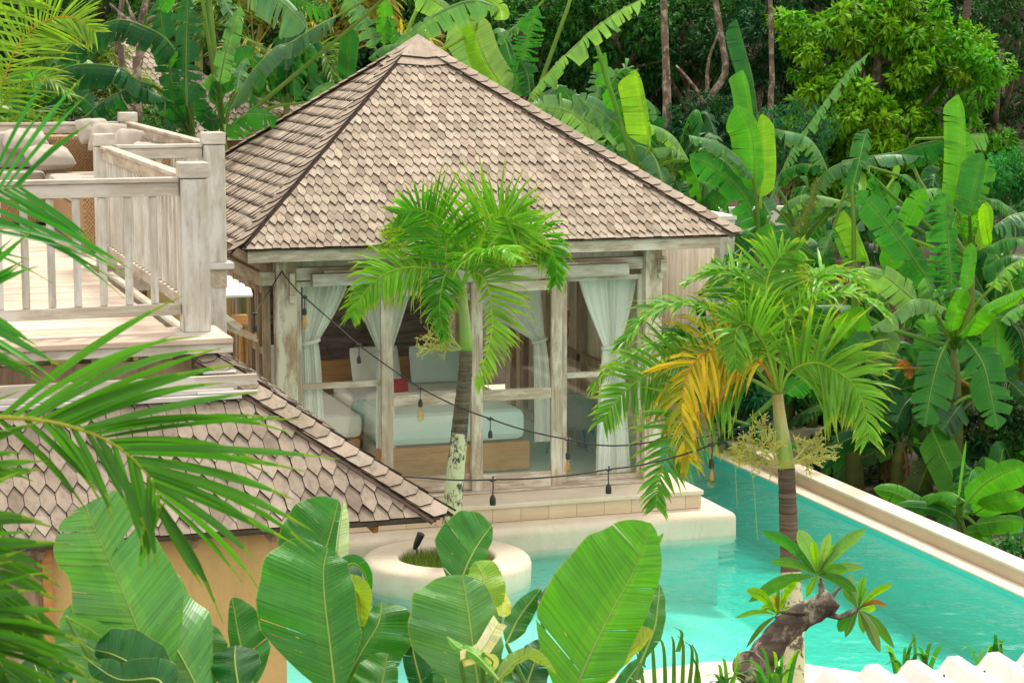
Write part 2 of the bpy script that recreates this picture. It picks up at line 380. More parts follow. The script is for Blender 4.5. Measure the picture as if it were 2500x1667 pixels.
# ---- round planter
b = MB(); RC = Vector((5.84, 19.92, 0))
prof = [(.47,-.9),(.47,-.24),(.475,-.215),(.50,-.2),(.74,-.2),(.79,-.21),(.82,-.24),(.832,-.28),(.825,-.50),(.72,-.53),(.72,-1.0)]
pt = thing('round_planter', (RC.x, RC.y, -.9), 'round cream plaster planter ring standing in the pool around a palm trunk', 'planter')
b.lathe(RC, prof, 64); b.build('ring', M['stone'], pt, smooth=True)
b = MB(); b.lathe(RC, [(.001,-.30),(.469,-.31)], 32); b.build('soil', M['soil'], pt)
b = MB()
for i in range(2600):
    a = rnd(0, 6.283); r = .455*math.sqrt(rnd(0, 1)); p = Vector((RC.x+r*math.cos(a), RC.y+r*math.sin(a), -.31)); h = rnd(.05, .13)
    t = Vector((rnd(-.5,.5), rnd(-.5,.5), 1))*h; s_ = Vector((rnd(-1,1), rnd(-1,1), 0)).normalized()*.004
    g = rnd(.7, 1.2); b.face([p-s_, p+s_, p+t*.6+s_*.7, p+t], 0, (.16*g, .27*g, .05*g))
tag(b.build('grass', M['leaf']), kind='stuff')
sp = thing('garden_spotlight', PZ(1018, 1362, -.3), 'small black spotlight stuck in the grass of the round planter', 'spotlight')
q = PZ(1018, 1362, -.3); b = MB(); b.tube([q, q+Vector((0,0,.12))], .008); b.build('stake', M['darkmetal'], sp)
b = MB(); a_, c_ = q+Vector((-.02,.02,.09)), q+Vector((.035,-.03,.25)); b.tube([a_, a_.lerp(c_,.3), c_], [.018,.032,.04], 14); b.build('lamp_head', M['darkmetal'], sp, smooth=False)
# ================================================================ SHINGLED ROOFS
def clip(poly, planes):
    for (nx, ny, d) in planes:
        out = []
        for i in range(len(poly)):
            a, c = poly[i], poly[(i+1) % len(poly)]; da = nx*a[0]+ny*a[1]-d; dc = nx*c[0]+ny*c[1]-d
            if da >= 0: out.append(a)
            if (da >= 0) != (dc >= 0): t = da/(da-dc); out.append((a[0]+(c[0]-a[0])*t, a[1]+(c[1]-a[1])*t))
        poly = out
        if len(poly) < 3: return []
    return poly
WOODS = [(r_*1.0, g_*1.0, b_*.93) for r_, g_, b_ in [(.46,.385,.335),(.49,.41,.36),(.44,.365,.32),(.51,.43,.38),(.41,.34,.295),(.53,.46,.41),(.47,.39,.34),(.35,.285,.245)]]
EDGE = (.06,.04,.03)
def shingles(b, A, B, C, D, W=.0875, DS=.158, tip=.078, th=.013):
    """A,B = eave corners (B to the right seen from outside), C,D = top corners; pointed shingles lapped in courses"""
    A, B, C, D = map(Vector, (A, B, C, D)); u = (B-A).normalized(); n = u.cross(D-A if (D-A).length > 1e-3 else C-A).normalized()
    if n.z < 0: n = -n
    v = n.cross(u).normalized()
    P2 = [((p-A).dot(u), (p-A).dot(v)) for p in (A, B, C, D)]
    if (P2[2][0]-P2[3][0])**2+(P2[2][1]-P2[3][1])**2 < 1e-6: P2 = P2[:3]
    pl = []
    for i in range(len(P2)):
        a, c = P2[i], P2[(i+1) % len(P2)]; dx, dy = c[0]-a[0], c[1]-a[1]; L = math.hypot(dx, dy); nx, ny = -dy/L, dx/L
        pl.append((nx, ny, nx*a[0]+ny*a[1] - (0.03 if i == 0 else 0)))
    vm = max(p[1] for p in P2); lo, hi = min(p[0] for p in P2), max(p[0] for p in P2)
    b.face([tuple(A + u*p[0] + v*p[1] - n*.012) for p in P2], 0, (.12,.09,.07))
    rows = int(vm/DS)+2
    for r in range(-1, rows):
        s0 = r*DS + .02
        for k in range(int(lo/W)-2, int(hi/W)+3):
            x = (k+(r % 2)*.5)*W + rnd(-.002, .002); ww = W*.5-.0022; jy = rnd(-.005, .005); sk = rnd(-.003, .003)
            poly = [(x+sk, s0+jy), (x+ww, s0+tip+jy), (x+ww, s0+tip+.20), (x-ww, s0+tip+.20), (x-ww, s0+tip+jy)]
            poly = clip(poly, pl)
            if len(poly) < 3: continue
            g = rnd(.90, 1.07); w_ = random.choice(WOODS); col = (w_[0]*g, w_[1]*g, w_[2]*g); z1 = rnd(.026, .036)
            def lift(q): return z1 - (q[1]-s0)/(tip+.20)*.022
            top = [A + u*q[0] + v*q[1] + n*lift(q) for q in poly]; bot = [p - n*th for p in top]
            b.face(top, 0, col)
            for i in range(len(top)):
                j = (i+1) % len(top)
                if poly[i][1] > s0+tip+.05 and poly[j][1] > s0+tip+.05: continue
                b.face([bot[i], bot[j], top[j], top[i]], 0, EDGE)
def hipcap(b, lo, hi, side, n, W=.125, DS=.155, tip=.05, edge=True, lift0=.050):
    """strip of lapped pointed shingles laid along a hip, lying on the slope whose normal is n, spreading to 'side'"""
    lo, hi, side, n = map(Vector, (lo, hi, side, n)); t = (hi-lo); L = t.length; t.normalize(); n.normalize()
    side = (side - t*side.dot(t)); side = (side - n*side.dot(n)).normalized()
    k = int(L/DS)+1
    for i in range(k):
        s0 = i*DS-.03; e = min(L, s0+DS+.13); x0, x1 = (-.012, W*rnd(.93, 1.05))
        q = [(x0, s0+tip*.5), (x0+W*.45, s0), (x1, s0+tip), (x1, e), (x0, e)]
        q = [(a, min(max(c, -.03), L)) for a, c in q]
        w_ = random.choice(WOODS); g = rnd(.82, 1.0); col = tuple(c*g for c in w_)
        top = [lo+side*a+t*c+n*(lift0+.02-(c-s0)/(DS+.13)*.02) for a, c in q]; bot = [p-n*.012 for p in top]
        if (top[1]-top[0]).cross(top[2]-top[0]).dot(n) < 0: top = top[::-1]; bot = bot[::-1]
        b.face(top, 0, col)
        for a in range(5):
            c = (a+1) % 5; b.face([bot[a], bot[c], top[c], top[a]], 0, EDGE)
    if edge:
        b.bar(lo+n*.024+side*-.004, hi+n*.024+side*-.004, .012, .03, n, 0, EDGE)
        b.bar(lo+n*.016+side*(W+.012), hi+n*.016+side*(W+.012), .02, .022, n, 0, (.2,.14,.11))
# ================================================================ PAVILION
EX0, EX1, EY0, EY1, EZ = 4.2, 9.57, 21.4, 27.7, 2.72
ap = PY(1020, 103, 24.55); APX = Vector((ap.x, 24.55, ap.z))
E00, E10, E11, E01 = Vector((EX0,EY0,EZ)), Vector((EX1,EY0,EZ)), Vector((EX1,EY1,EZ)), Vector((EX0,EY1,EZ))
pav = thing('pavilion', (6.7, 24.2, 0), 'square glass fronted wooden pavilion with steep pyramid shingle roof beside the pool', 'pavilion')
b = MB()
shingles(b, E00, E10, APX, APX); shingles(b, E01, E00, APX, APX)
for (p, q) in ((E10, E11), (E11, E01)): shingles(b, p, q, APX, APX, .0875*2, .158*2, .12)
b.face([E00-Vector((0,0,.03)), E01-Vector((0,0,.03)), E11-Vector((0,0,.03)), E10-Vector((0,0,.03))], 0, (.25,.18,.13))
roof = b.build('roof', M['shingle'], pav)
nf = (E10-E00).cross(APX-E00).normalized(); nl = (E00-E01).cross(APX-E01).normalized()
b = MB(); hipcap(b, E00, APX, (E01-E00), nl, W=.25, DS=.19, tip=.07); b.build('hip_cap', M['shingle'], roof)
b = MB(); hipcap(b, E10, APX, (E00-E10), nf); b.build('hip_cap', M['shingle'], roof)
b = MB(); hipcap(b, E01, APX, (E00-E01), nl, W=.06); b.build('hip_cap', M['shingle'], roof)
b = MB()
for k, (s_, dz) in enumerate(((.40, .045), (.31, .075))):
    c = [APX.lerp(e, s_/2.9) + Vector((0,0,dz)) for e in (E00, E10, E11, E01)]; top = APX+Vector((0,0,dz+.02))
    for i in range(4):
        p, q = c[i], c[(i+1) % 4]; m_ = (p+q)/2 - (top-(p+q)/2).normalized()*.05
        col = random.choice(WOODS[:4]); b.face([p, m_, top], 0, col); b.face([m_, q, top], 0, tuple(x*.93 for x in col))
        dn = Vector((0,0,-.02)); b.face([p+dn, m_+dn, m_, p], 0, EDGE); b.face([m_+dn, q+dn, q, m_], 0, EDGE)
b.build('roof_cap', M['shingle'], roof)
b = MB()
b.box((EX0+.02, EY0+.035, 2.57), (EX1-.20, EY0+.075, 2.70)); b.build('fascia', M['frame_x'], pav, bevel=.004)
b = MB(); b.box((EX0+.04, EY0+.08, 2.57), (EX0+.08, EY1-.1, 2.70)); b.build('fascia', M['brown_y'], pav, bevel=.004)
b = MB()
for y in np.arange(21.8, 27.3, .42): b.box((EX0+.08, y, 2.56), (4.6, y+.06, 2.68))
for x in np.arange(4.8, 9.3, .55): b.box((x, EY0+.08, 2.60), (x+.06, 21.85, 2.69))
b.build('rafter', M['brown_y'], pav, bevel=.003)
Y0 = 21.8
def fx(px, y=900, Y=Y0): return PY(px, y, Y).x
def fz(y, px=1150, Y=Y0): return PY(px, y, Y).z
# posts
for (a, c, nm) in ((672, 721, 0), (1567, 1608, 1)):
    xa, xc = fx(a, 800), fx(c, 800); b = MB()
    b.box((xa, Y0-.10, 0), (xc, Y0+.09, 2.62)); b.build('post', M['oldpost'], pav, bevel=.012)
    xm = (xa+xc)/2
    if nm == 0: bx_ = (((xa-.145, Y0-.05, 2.30), (xa-.003, Y0+.07, 2.44)), ((xm+.02, Y0-.16, 2.21), (xm+.075, Y0-.103, 2.43)), ((xm+.02, Y0-.14, 2.12), (xm+.08, Y0-.103, 2.207)))
    else: bx_ = (((xc+.003, Y0-.05, 2.33), (xc+.07, Y0+.07, 2.46)), ((xm+.03, Y0-.22, 2.31), (xm+.10, Y0-.103, 2.45)), ((xm+.03, Y0-.16, 2.24), (xm+.08, Y0-.103, 2.307)))
    for a_, c_ in bx_: b = MB(); b.box(a_, c_); b.build('beam_end', M['frame_x'], pav, bevel=.006)
for (x, y) in ((4.58, 26.5), (8.7, 26.5)):
    b = MB(); b.box((x-.1, y-.1, 0), (x+.1, y+.1, 2.62)); b.build('post', M['oldpost'], pav, bevel=.01)
LX, RX = fx(721, 800), fx(1567, 800)
b = MB(); b.box((LX+.002, Y0-.03, fz(684, 750)), (RX-.002, Y0+.06, fz(653, 750))); b.build('beam', M['frame_x'], pav, bevel=.006)
b = MB(); b.box((fx(763,680,Y0-.12), Y0-.13, fz(699,780,Y0-.12)), (fx(1536,660,Y0-.12), Y0-.033, fz(669,780,Y0-.12))); b.build('track_cover', M['greywash_x'], pav, bevel=.005)
b = MB(); b.box((fx(790,660,Y0-.1), Y0-.10, fz(669,780,Y0-.12)+.003), (fx(1420,640,Y0-.1), Y0-.033, fz(669,780,Y0-.12)+.03)); b.build('beam', M['frame_x'], pav, bevel=.004)
b = MB(); b.box((LX, Y0-.02, 2.585), (RX, Y0+.05, 2.64)); b.build('beam', M['brown_y'], pav)
# clerestory glass + curtain behind is a separate thing
b = MB(); b.face([(LX+.002, Y0+.0, fz(652,750)), (RX-.002, Y0, fz(652,750)), (RX-.002, Y0, 2.6), (LX+.002, Y0, 2.6)]); b.build('clerestory_pane', M['glass'], pav)
b = MB()
for px in (1340,): b.box((fx(px,630), Y0-.012, fz(652,750)+.002), (fx(px+20,630), Y0+.03, 2.584))
b.build('mullion', M['brown_v'], pav)
def window(px0, px1, ytop, ybot, ymid, Y, fw=13, name='window', bot=None, stile=None):
    """framed pane: outer frame, one middle rail, glass"""
    ymx = (px0+px1)/2; x0, x1 = fx(px0, 950, Y), fx(px1, 950, Y); z1 = fz(ytop, ymx, Y); z0 = bot if bot is not None else fz(ybot, ymx, Y)
    k = fw/5300*23.3; st = (stile or fw)/5300*23.3; zm = fz(ymid, ymx, Y)
    b = MB(); b.box((x0, Y-.025, z0), (x0+st, Y+.025, z1)).box((x1-st, Y-.025, z0), (x1, Y+.025, z1))
    w_ = b.build(name, M['frame_v'], pav, bevel=.004)
    for za, zb in ((z0, z0+k*(1.6 if name == 'sliding_door' else 1)), (z1-k, z1), (zm-k*.55, zm+k*.55)):
        b = MB(); b.box((x0+st+.002, Y-.022, za), (x1-st-.002, Y+.022, zb)); b.build('rail', M['frame_x'], w_, bevel=.003)
    b = MB(); b.face([(x0+st-.004, Y, z0+k*.5), (x1-st+.004, Y, z0+k*.5), (x1-st+.004, Y, z1-k*.5), (x0+st-.004, Y, z1-k*.5)]); b.build('glass_pane', M['glass'], w_)
    return w_
window(724, 945, 684, 1200, 939, Y0+.03, 13, bot=.03)
window(1371, 1566, 672, 1165, 912, Y0+.03, 12, bot=.03, stile=12)
window(930, 1176, 694, 1197, 974, Y0-.035, 25, 'sliding_door', bot=.035, stile=28)
window(1150, 1371, 686, 1190, 962, Y0-.09, 24, 'sliding_door', bot=.03, stile=28)
b = MB(); b.box((LX, Y0-.16, .004), (RX, Y0+.08, .028)); b.build('threshold', M['frame_x'], pav, bevel=.004)
# left side wall (x = 4.5): beam, brown panels, door with green glass
b = MB(); b.box((4.44, 21.9, 2.27), (4.52, 26.5, 2.41)); b.build('side_beam', M['brown_y'], pav, bevel=.008)
b = MB(); b.box((4.50, 21.9, 2.42), (4.56, 26.5, 2.58)); b.build('side_beam', M['brown_y'], pav, bevel=.004)
for (y0, y1, lo) in ((21.92, 22.22, 0), (22.25, 22.6, 0)):
    b = MB(); b.box((4.50, y0, .02), (4.54, y1, 2.268)); p_ = b.build('side_panel', M['brown_v'], pav)
    b = MB()
    for z in (.03, .92, 1.55, 2.19): b.box((4.47, y0+.01, z), (4.499, y1-.01, z+.07))
    b.box((4.46, y0, .02), (4.4985, y0+.05, 2.266)); b.box((4.46, y1-.05, .02), (4.4985, y1, 2.266)); b.build('panel_frame', M['brown_v'], p_, bevel=.003)
for (y0, y1) in ((22.68, 23.5), (23.55, 24.5), (24.6, 25.5)):
    b = MB(); b.box((4.47, y0, .03), (4.53, y0+.11, 2.26)).box((4.47, y1-.11, .03), (4.53, y1, 2.26)); d_ = b.build('side_door', M['brown_v'], pav, bevel=.004)
    b = MB(); b.box((4.475, y0+.112, .03), (4.525, y1-.112, .2)).box((4.475, y0+.112, 2.13), (4.525, y1-.112, 2.26)); b.build('rail', M['brown_y'], d_)
    b = MB(); b.box((4.497, y0+.11, .15), (4.503, y1-.11, 2.2)); b.build('glass_pane', M['glass'], d_)
    b = MB(); hp = [Vector((4.40, y0+.07+.02*math.sin(z*9), z)) for z in np.arange(.75, 1.75, .1)]; b.tube(hp, [.03+.006*math.sin(i*2) for i in range(len(hp))], 8); b.build('handle', M['bedwood'], d_, smooth=True)
# back wall, inner right wall of bamboo, floor, ceiling
b = MB(); b.box((5.5, 26.55, 0), (7.75, 26.65, 2.2)); b.build('back_wall', M['slate'], pav)
b = MB(); b.box((4.56, 21.9, .002), (8.70, 26.55, .012)); b.build('floor', M['floor'], pav)
b = MB(); b.box((4.5, 21.86, 2.645), (8.8, 26.6, 2.66)); b.build('ceiling', M['ceil'], pav)
b = MB()
for y in np.arange(21.98, 26.5, .075):
    g = rnd(.8, 1.1); b.tube([(8.72, y, .01), (8.72+rnd(-.01,.01), y+rnd(-.008,.008), 2.6)], .034, 8, col=(g, g*rnd(.95,1), g*.95))
b.build('bamboo_wall', M['bamboo'], pav, smooth=True)
b = MB(); b.box((8.60, 22.0, 1.03), (8.68, 25.2, 1.13)).box((8.62, 25.9, .02), (8.69, 26.05, 2.4)).box((8.60, 23.72, .02), (8.68, 23.86, 2.4)).box((8.62, 24.9, .02), (8.69, 25.02, 2.4)).box((8.62,25.02,.02),(8.69,25.9,.12)); b.build('wall_frame', M['brown_v'], pav, bevel=.004)
b = MB(); hp = [Vector((8.5, 24.0+.03*math.sin(z*7), z)) for z in np.arange(1.08, 1.62, .06)]
b.tube(hp, [.05+.012*math.sin(i*1.7) for i in range(len(hp))], 8)
b.build('carved_handle', M['bedwood'], pav, smooth=True)
# ================================================================ INSIDE
bx0, bx1 = 5.86, 7.62
bed = thing('bed', ((bx0+bx1)/2, 23.7, 0), 'double bed on an orange brown wooden box base seen through the sliding glass doors', 'bed')
b = MB(); b.box((bx0, 22.65, .02), (bx1, 24.9, .34)); b.build('bed_base', M['bedwood'], bed, bevel=.012)
b = MB(); b.box((bx0+.04, 22.7, .345), (bx1-.03, 24.85, .70)); b.build('mattress', M['bluecloth'], bed, bevel=.09, smooth=False)
b = MB(); b.box((bx0-.1, 24.95, .02), (bx1+.1, 25.05, 1.0)); b.build('headboard', M['bedwood'], bed, bevel=.01)
b = MB(); b.box((bx0+.02, 23.9, .56), (bx1-.02, 24.85, .735)); b.build('folded_sheet', M['whitecloth'], bed, bevel=.06)
def pillow(name, c, w, h, t, rot, m, label, cat='pillow', group=None, lean=70):
    b = MB(); n = 14; Mx = Matrix.Rotation(R(rot), 3, 'Z') @ Matrix.Rotation(R(lean), 3, 'X')
    for sgn in (1, -1):
        rows = []
        for i in range(n+1):
            row = []
            for j in range(n+1):
                u = i/n*2-1; v = j/n*2-1; k = (1-abs(u)**2.6)*(1-abs(v)**2.6)
                pin = 1-.10*(1-abs(u))*0 ; x = u*w/2*(1-.03*(1-v*v)*abs(u)**3)*(1-.06*abs(u*v)**4) ; y = v*h/2*(1-.03*(1-u*u)*abs(v)**3)*(1-.06*abs(u*v)**4)
                row.append(Vector(c)+Mx @ Vector((x, y, sgn*t/2*(max(k,0)**.45) + .01*math.sin(u*7+v*5)*k)))
            rows.append(row)
        b.grid(rows if sgn > 0 else [r[::-1] for r in rows])
    return tag(b.build(name, m, smooth=True), label, cat, group)
pillow('bed_pillow', (6.35, 24.62, .98), .62, .46, .17, 4, M['whitecloth'], 'white pillow propped at the left of the bed head')
pillow('bed_pillow', (7.10, 24.62, .96), .66, .46, .17, -4, M['bluecloth'], 'pale blue pillow propped at the right of the bed head behind glass')
pillow('cushion', (6.42, 24.1, .80), .40, .17, .12, 8, M['redcloth'], 'small red cushion lying on the bed between the pillows', 'cushion')
cz = thing('daybed', (5.3, 23.2, 0), 'white cloth covered daybed behind the left fixed window of the pavilion', 'daybed')
b = MB(); b.box((4.95, 23.0, .02), (5.75, 25.2, .42)); b.build('base', M['bedwood'], cz, bevel=.01)
b = MB(); b.box((4.92, 22.95, .425), (5.78, 25.2, .70)); b.build('mattress', M['whitecloth'], cz, bevel=.08)
b = MB(); b.box((4.95, 25.0, .70), (5.75, 25.2, 1.2)); b.build('backrest', M['whitecloth'], cz, bevel=.08)
# curtains
def curtain(name, x0, x1, Y, ztop, zt, xt, wt, zb, xb0, xb1, label, folds=9):
    b = MB(); rows = []; n = folds*10
    for i in range(41):
        z = ztop + (zb-ztop)*i/40
        if z > zt: k = (ztop-z)/(ztop-zt); k = k**1.25; a, c = x0+(xt-wt/2-x0)*k, x1+(xt+wt/2-x1)*k
        else: k = min(1, ((zt-z)/(zt-zb)))**.55; a, c = (xt-wt/2)+(xb0-xt+wt/2)*k, (xt+wt/2)+(xb1-xt-wt/2)*k
        amp = .022*(c-a)/max(.01, abs(x1-x0)) + .012
        rows.append([Vector((a+(c-a)*(j/n+.012*math.sin(j/n*17)), Y+amp*(.6+.4*math.sin(j/n*11+2))*math.sin((j/n+.05*math.sin(j/n*9+x0))*folds*6.283+.6*math.sin(i*.15))+.3*amp*math.sin(j/n*31+i*.1), z)) for j in range(n+1)])
    b.grid(rows); o = b.build(name, M['curtain'], smooth=True)
    b = MB(); b.tube([Vector((xt+wt*.55*math.cos(a), Y+.05*math.sin(a), zt+.02*math.cos(a))) for a in np.linspace(0, 6.283, 17)], .022, 6)
    b.build('tieback', M['curtain'], o, smooth=True); return tag(o, label, 'curtain')
Yc = 22.0
curtain('curtain', fx(738,700,Yc), fx(850,700,Yc), Yc, fz(696,800,Yc), fz(835,760,Yc), fx(757,835,Yc), .17, .05, fx(742,1100,Yc), fx(800,1100,Yc), 'white curtain tied back behind the left fixed window of the pavilion')
curtain('curtain', fx(1412,680,Yc), fx(1556,680,Yc), Yc, fz(672,1480,Yc), fz(845,1490,Yc), fx(1494,845,Yc), .20, .06, fx(1455,1100,Yc), fx(1540,1100,Yc), 'white curtain tied back behind the right fixed window of the pavilion')
curtain('bed_net', 5.55, 6.35, 22.75, 2.35, 1.42, 5.98, .16, .25, 5.86, 6.10, 'sheer white bed canopy hanging in a knot left of the bed', 7)
curtain('bed_net', 6.5, 7.8, 22.8, 2.35, 1.45, 7.78, .14, .3, 7.72, 7.95, 'sheer white bed canopy gathered at the right of the bed', 6)
b = MB(); rows = []
for i in range(9): rows.append([Vector((LX+.05+(RX-LX-.1)*j/220, Y0+.16+.015*math.sin(j*.9)+.006*math.sin(j*2.3), 2.33+.26*i/8)) for j in range(221)])
b.grid(rows); tag(b.build('valance', M['curtain'], smooth=True), 'gathered cloth valance behind the long clerestory window', 'curtain')
for (x, y0) in ((5.02, 23.2),):
    b = MB(); rows = [[Vector((x+.1*j/40+.25*(i/20), y0+.02*math.sin(j*1.3), 1.55-1.5*i/20)) for j in range(41)] for i in range(21)]
# tub chair
cc = PZ(1410, 1120, 0); ch = thing('tub_chair', (cc.x, cc.y+.1, 0), 'grey tub chair on dark green legs behind the right window', 'chair')
b = MB(); cx, cy = cc.x, cc.y+.15; rows = []
for i in range(9):
    k = i/8; z = .36+.42*k; r = .27+.05*k; rows.append([Vector((cx+r*math.cos(a), cy+r*math.sin(a), .36+(z-.36)*(1-.35*abs(math.cos(a/2+math.pi/4)) if 0 else 1) - .14*k*max(0, math.sin(a))*1.0)) for a in np.linspace(R(150), R(390), 25)])
b.grid(rows); b.build('backrest', M['greyfabric'], ch, smooth=True, solid=.04)
b = MB(); b.lathe((cx, cy, 0), [(.001,.36),(.25,.36),(.28,.40),(.27,.45),(.001,.47)], 24); b.build('seat', M['greyfabric'], ch, smooth=True)
for sx in (-1, 1):
    for sy in (-1, 1):
        b = MB(); b.tube([(cx+sx*.17, cy+sy*.16, .37), (cx+sx*.25, cy+sy*.22, .012)], [.02, .012], 8); b.build('leg', M['teal'], ch)
# ================================================================ BAMBOO ANNEX
an = thing('bamboo_annex', (11.1, 27, -.24), 'pale bamboo clad annex wall with grey wooden posts beyond the pavilion', 'annex')
b = MB()
y = 25.35
while y < 29.6:
    r = rnd(.026, .036); g = rnd(.88, 1.1); b.tube([(11.02, y, -.235), (11.02+rnd(-.006,.006), y, 2.48)], r, 8, col=(g, g*rnd(.95,1), g*rnd(.9,1))); y += r*2
b.build('bamboo_cladding', M['bamboo_out'], an, smooth=True)
b = MB(); b.box((11.06, 25.3, -.235), (11.11, 29.7, 2.5)); b.build('wall', M['wash'], an)
b = MB(); b.box((10.99, 25.17, -.235), (11.20, 25.33, 2.52)); b.build('post', M['greywash_v'], an, bevel=.008)
b = MB(); b.box((11.0, 29.6, -.235), (11.2, 29.8, 2.5)); b.build('post', M['greywash_v'], an, bevel=.008)
b = MB(); b.box((10.98, 25.15, 2.522), (11.22, 29.8, 2.58)); b.build('top_plate', M['wash'], an, bevel=.01)
b = MB(); b.box((11.21, 29.6, -.235), (14, 29.7, 2.3)); b.build('wall', M['wash'], an)
# ================================================================ RAISED DECK
DZ = 3.04; A_, B_, C_, D_ = (2.26, 13.17), (3.12, 17.2), (2.26, 17.2), (3.12, 21.9); LXD = -3.2
dk = thing('raised_deck', (1.5, 15, 2.2), 'whitewashed raised timber deck with slatted balustrades at the left', 'deck')
b = MB(); y = 12.78
while y < 21.9:
    x1 = 2.42 if y < 13.3 else (2.12 if y < 17.1 else 3.2); g = rnd(.86, 1.08)
    b.box((LXD, y, DZ-.03), (x1, y+.118, DZ+rnd(-.002,.002)), col=(g, g*rnd(.97,1), g*rnd(.94,1))); y += .122
b.build('floor_boards', M['deckboard'], dk, bevel=.003)
b = MB(); b.box((LXD, 12.80, DZ-.09), (2.42, 12.86, DZ-.033)); b.build('edge_beam', M['greywash_x'], dk, bevel=.004)
b = MB()
for x in np.arange(LXD, 2.2, .6): b.box((x, 13.0, 2.80), (x+.08, 17, 3.008))
b.build('joist', M['greywash_y'], dk)
b = MB(); b.box((2.05, 17.12, 2.84), (3.2, 17.19, 3.008)).box((3.125, 17.2, 2.84), (3.2, 21.95, 3.008)); b.build('edge_beam', M['greywash_y'], dk)
def dpost(x, y, w=.165, z0=2.45, ztop=4.075, low=True):
    b = MB(); b.box((x-w/2, y-w/2, DZ+.002), (x+w/2, y+w/2, ztop-.10)); p = b.build('post', M['greywash_v'], dk, bevel=.006)
    b = MB(); b.box((x-w/2-.006, y-w/2-.006, ztop-.095), (x+w/2+.006, y+w/2+.006, ztop)); b.build('cap', M['greywash_x'], p, bevel=.008)
    if low:
        b = MB(); b.box((x-w/2-.05, y-w/2-.04, DZ-.05), (x+w/2+.05, y+w/2, DZ+.001)); b.build('base_plate', M['white'], p, bevel=.006)
        b = MB(); b.box((x-w/2+.015, y-w/2+.01, z0), (x+w/2-.01, y+w/2-.01, DZ-.052)); b.build('lower_post', M['greywash_v'], p, bevel=.006)
dpost(*A_, z0=2.7); dpost(*B_, z0=1.9); dpost(*C_, .15, low=False); dpost(*D_)
b = MB(); b.box((B_[0]-.04, B_[1]-.13, 2.3), (B_[0]+.04, B_[1]-.075, 2.5)).box((B_[0]-.035, B_[1]-.15, 2.24), (B_[0]+.03, B_[1]-.075, 2.30)); b.build('peg', M['frame_x'], dk, bevel=.004)
def rail(p, q, sp=.162, bw=.046, ends=.09, ztop=3.985):
    p, q = Vector((*p, 0)), Vector((*q, 0)); t = (q-p).normalized(); L = (q-p).length; m_ = M['greywash_x'] if abs(t.x) > .5 else M['greywash_y']
    a, c = p+t*ends, q-t*ends; z = Vector((0, 0, 1))
    b = MB(); b.bar(a+z*(ztop-.014), c+z*(ztop-.014), .085, .028); b.build('handrail', m_, dk, bevel=.005)
    b = MB(); b.bar(a+z*(ztop-.071), c+z*(ztop-.071), .05, .082); b.build('top_rail', m_, dk, bevel=.004)
    b = MB(); b.bar(a+z*(DZ+.14), c+z*(DZ+.14), .05, .07); b.build('bottom_rail', m_, dk, bevel=.004)
    n = int((L-2*ends)/sp)
    for i in range(1, n+1):
        s_ = a + t*(i*(L-2*ends)/(n+1)); b = MB(); b.bar(s_+z*(DZ+.178), s_+z*(ztop-.115), .026, bw, t.cross(z) if 0 else t)
        b.build('baluster', M['greywash_v'], dk, bevel=.003)
rail((-1.0, A_[1]), A_, .162); rail(A_, C_, .155, .05); rail(C_, B_, .17); rail(B_, D_, .17, .05); rail((-1.2, D_[1]), D_, .3)
# rattan corner sofa
sf = thing('rattan_sofa', (2.0, 20, DZ), 'woven rattan corner sofa with cream cushions on the raised deck', 'sofa')
b = MB(); b.box((-1.4, 21.0, DZ+.03), (2.98, 21.75, DZ+.36)).box((2.2, 18.4, DZ+.03), (2.98, 20.998, DZ+.36)); b.build('seat_base', M['rattan'], sf, bevel=.02)
b = MB(); b.box((-1.4, 21.55, DZ+.365), (2.98, 21.78, DZ+.83)); b.build('backrest', M['rattan'], sf, bevel=.04)
b = MB(); b.box((2.76, 18.4, DZ+.365), (2.985, 21.548, DZ+.84)); b.build('backrest', M['rattan'], sf, bevel=.04)
b = MB(); b.box((2.2, 18.15, DZ+.03), (2.98, 18.397, DZ+.62)); b.build('armrest', M['rattan'], sf, bevel=.03)
for i in range(4):
    b = MB(); b.box((-1.3+i*.88, 20.95, DZ+.37), (-1.3+i*.88+.86, 21.54, DZ+.52)); b.build('seat_cushion', M['cream'], sf, bevel=.04)
    b = MB(); b.box((-1.3+i*.88, 21.36, DZ+.525), (-1.3+i*.88+.86, 21.54, DZ+.88)); b.build('back_cushion', M['cream'], sf, bevel=.06)
for i in range(2):
    b = MB(); b.box((2.18, 18.45+i*1.2, DZ+.37), (2.75, 18.45+i*1.2+1.18, DZ+.52)); b.build('seat_cushion', M['cream'], sf, bevel=.04)
for k, (px, py, d, w_, r_, lb) in enumerate(((228, 322, 20.9, .34, 20, 'crumpled cream cushion at the far corner of the rattan sofa'), (262, 336, 20.3, .36, -35, 'cream cushion slumped beside the sofa corner'),
        (310, 350, 19.4, .34, -60, 'cream cushion leaning on the right sofa back'), (345, 385, 18.7, .36, -70, 'taupe cushion at the near end of the sofa behind the balusters'),
        (60, 345, 20.9, .45, 5, 'long cream cushion on the left run of the sofa'), (120, 385, 20.4, .45, 12, 'plump taupe cushion lying on the sofa seat'))):
    pillow('sofa_cushion', P(px, py, d), w_, w_*.8, .2, r_, M['cream'], lb, 'cushion', None, 60 if k < 4 else 20)
s2 = thing('rattan_lounger', (0.9, 15.6, DZ), 'woven rattan daybed base standing behind the front balustrade of the deck', 'daybed')
b = MB(); b.box((-.9, 16.0, DZ+.05), (.55, 17.0, DZ+.40)); b.build('base', M['rattan'], s2, bevel=.02)
b = MB(); b.box((.56, 15.2, DZ+.05), (1.25, 17.0, DZ+.55)); b.build('armrest', M['rattan'], s2, bevel=.03)
b = MB(); b.box((-.9, 15.98, DZ+.405), (.54, 16.98, DZ+.56)); b.build('cushion', M['cream'], s2, bevel=.05)
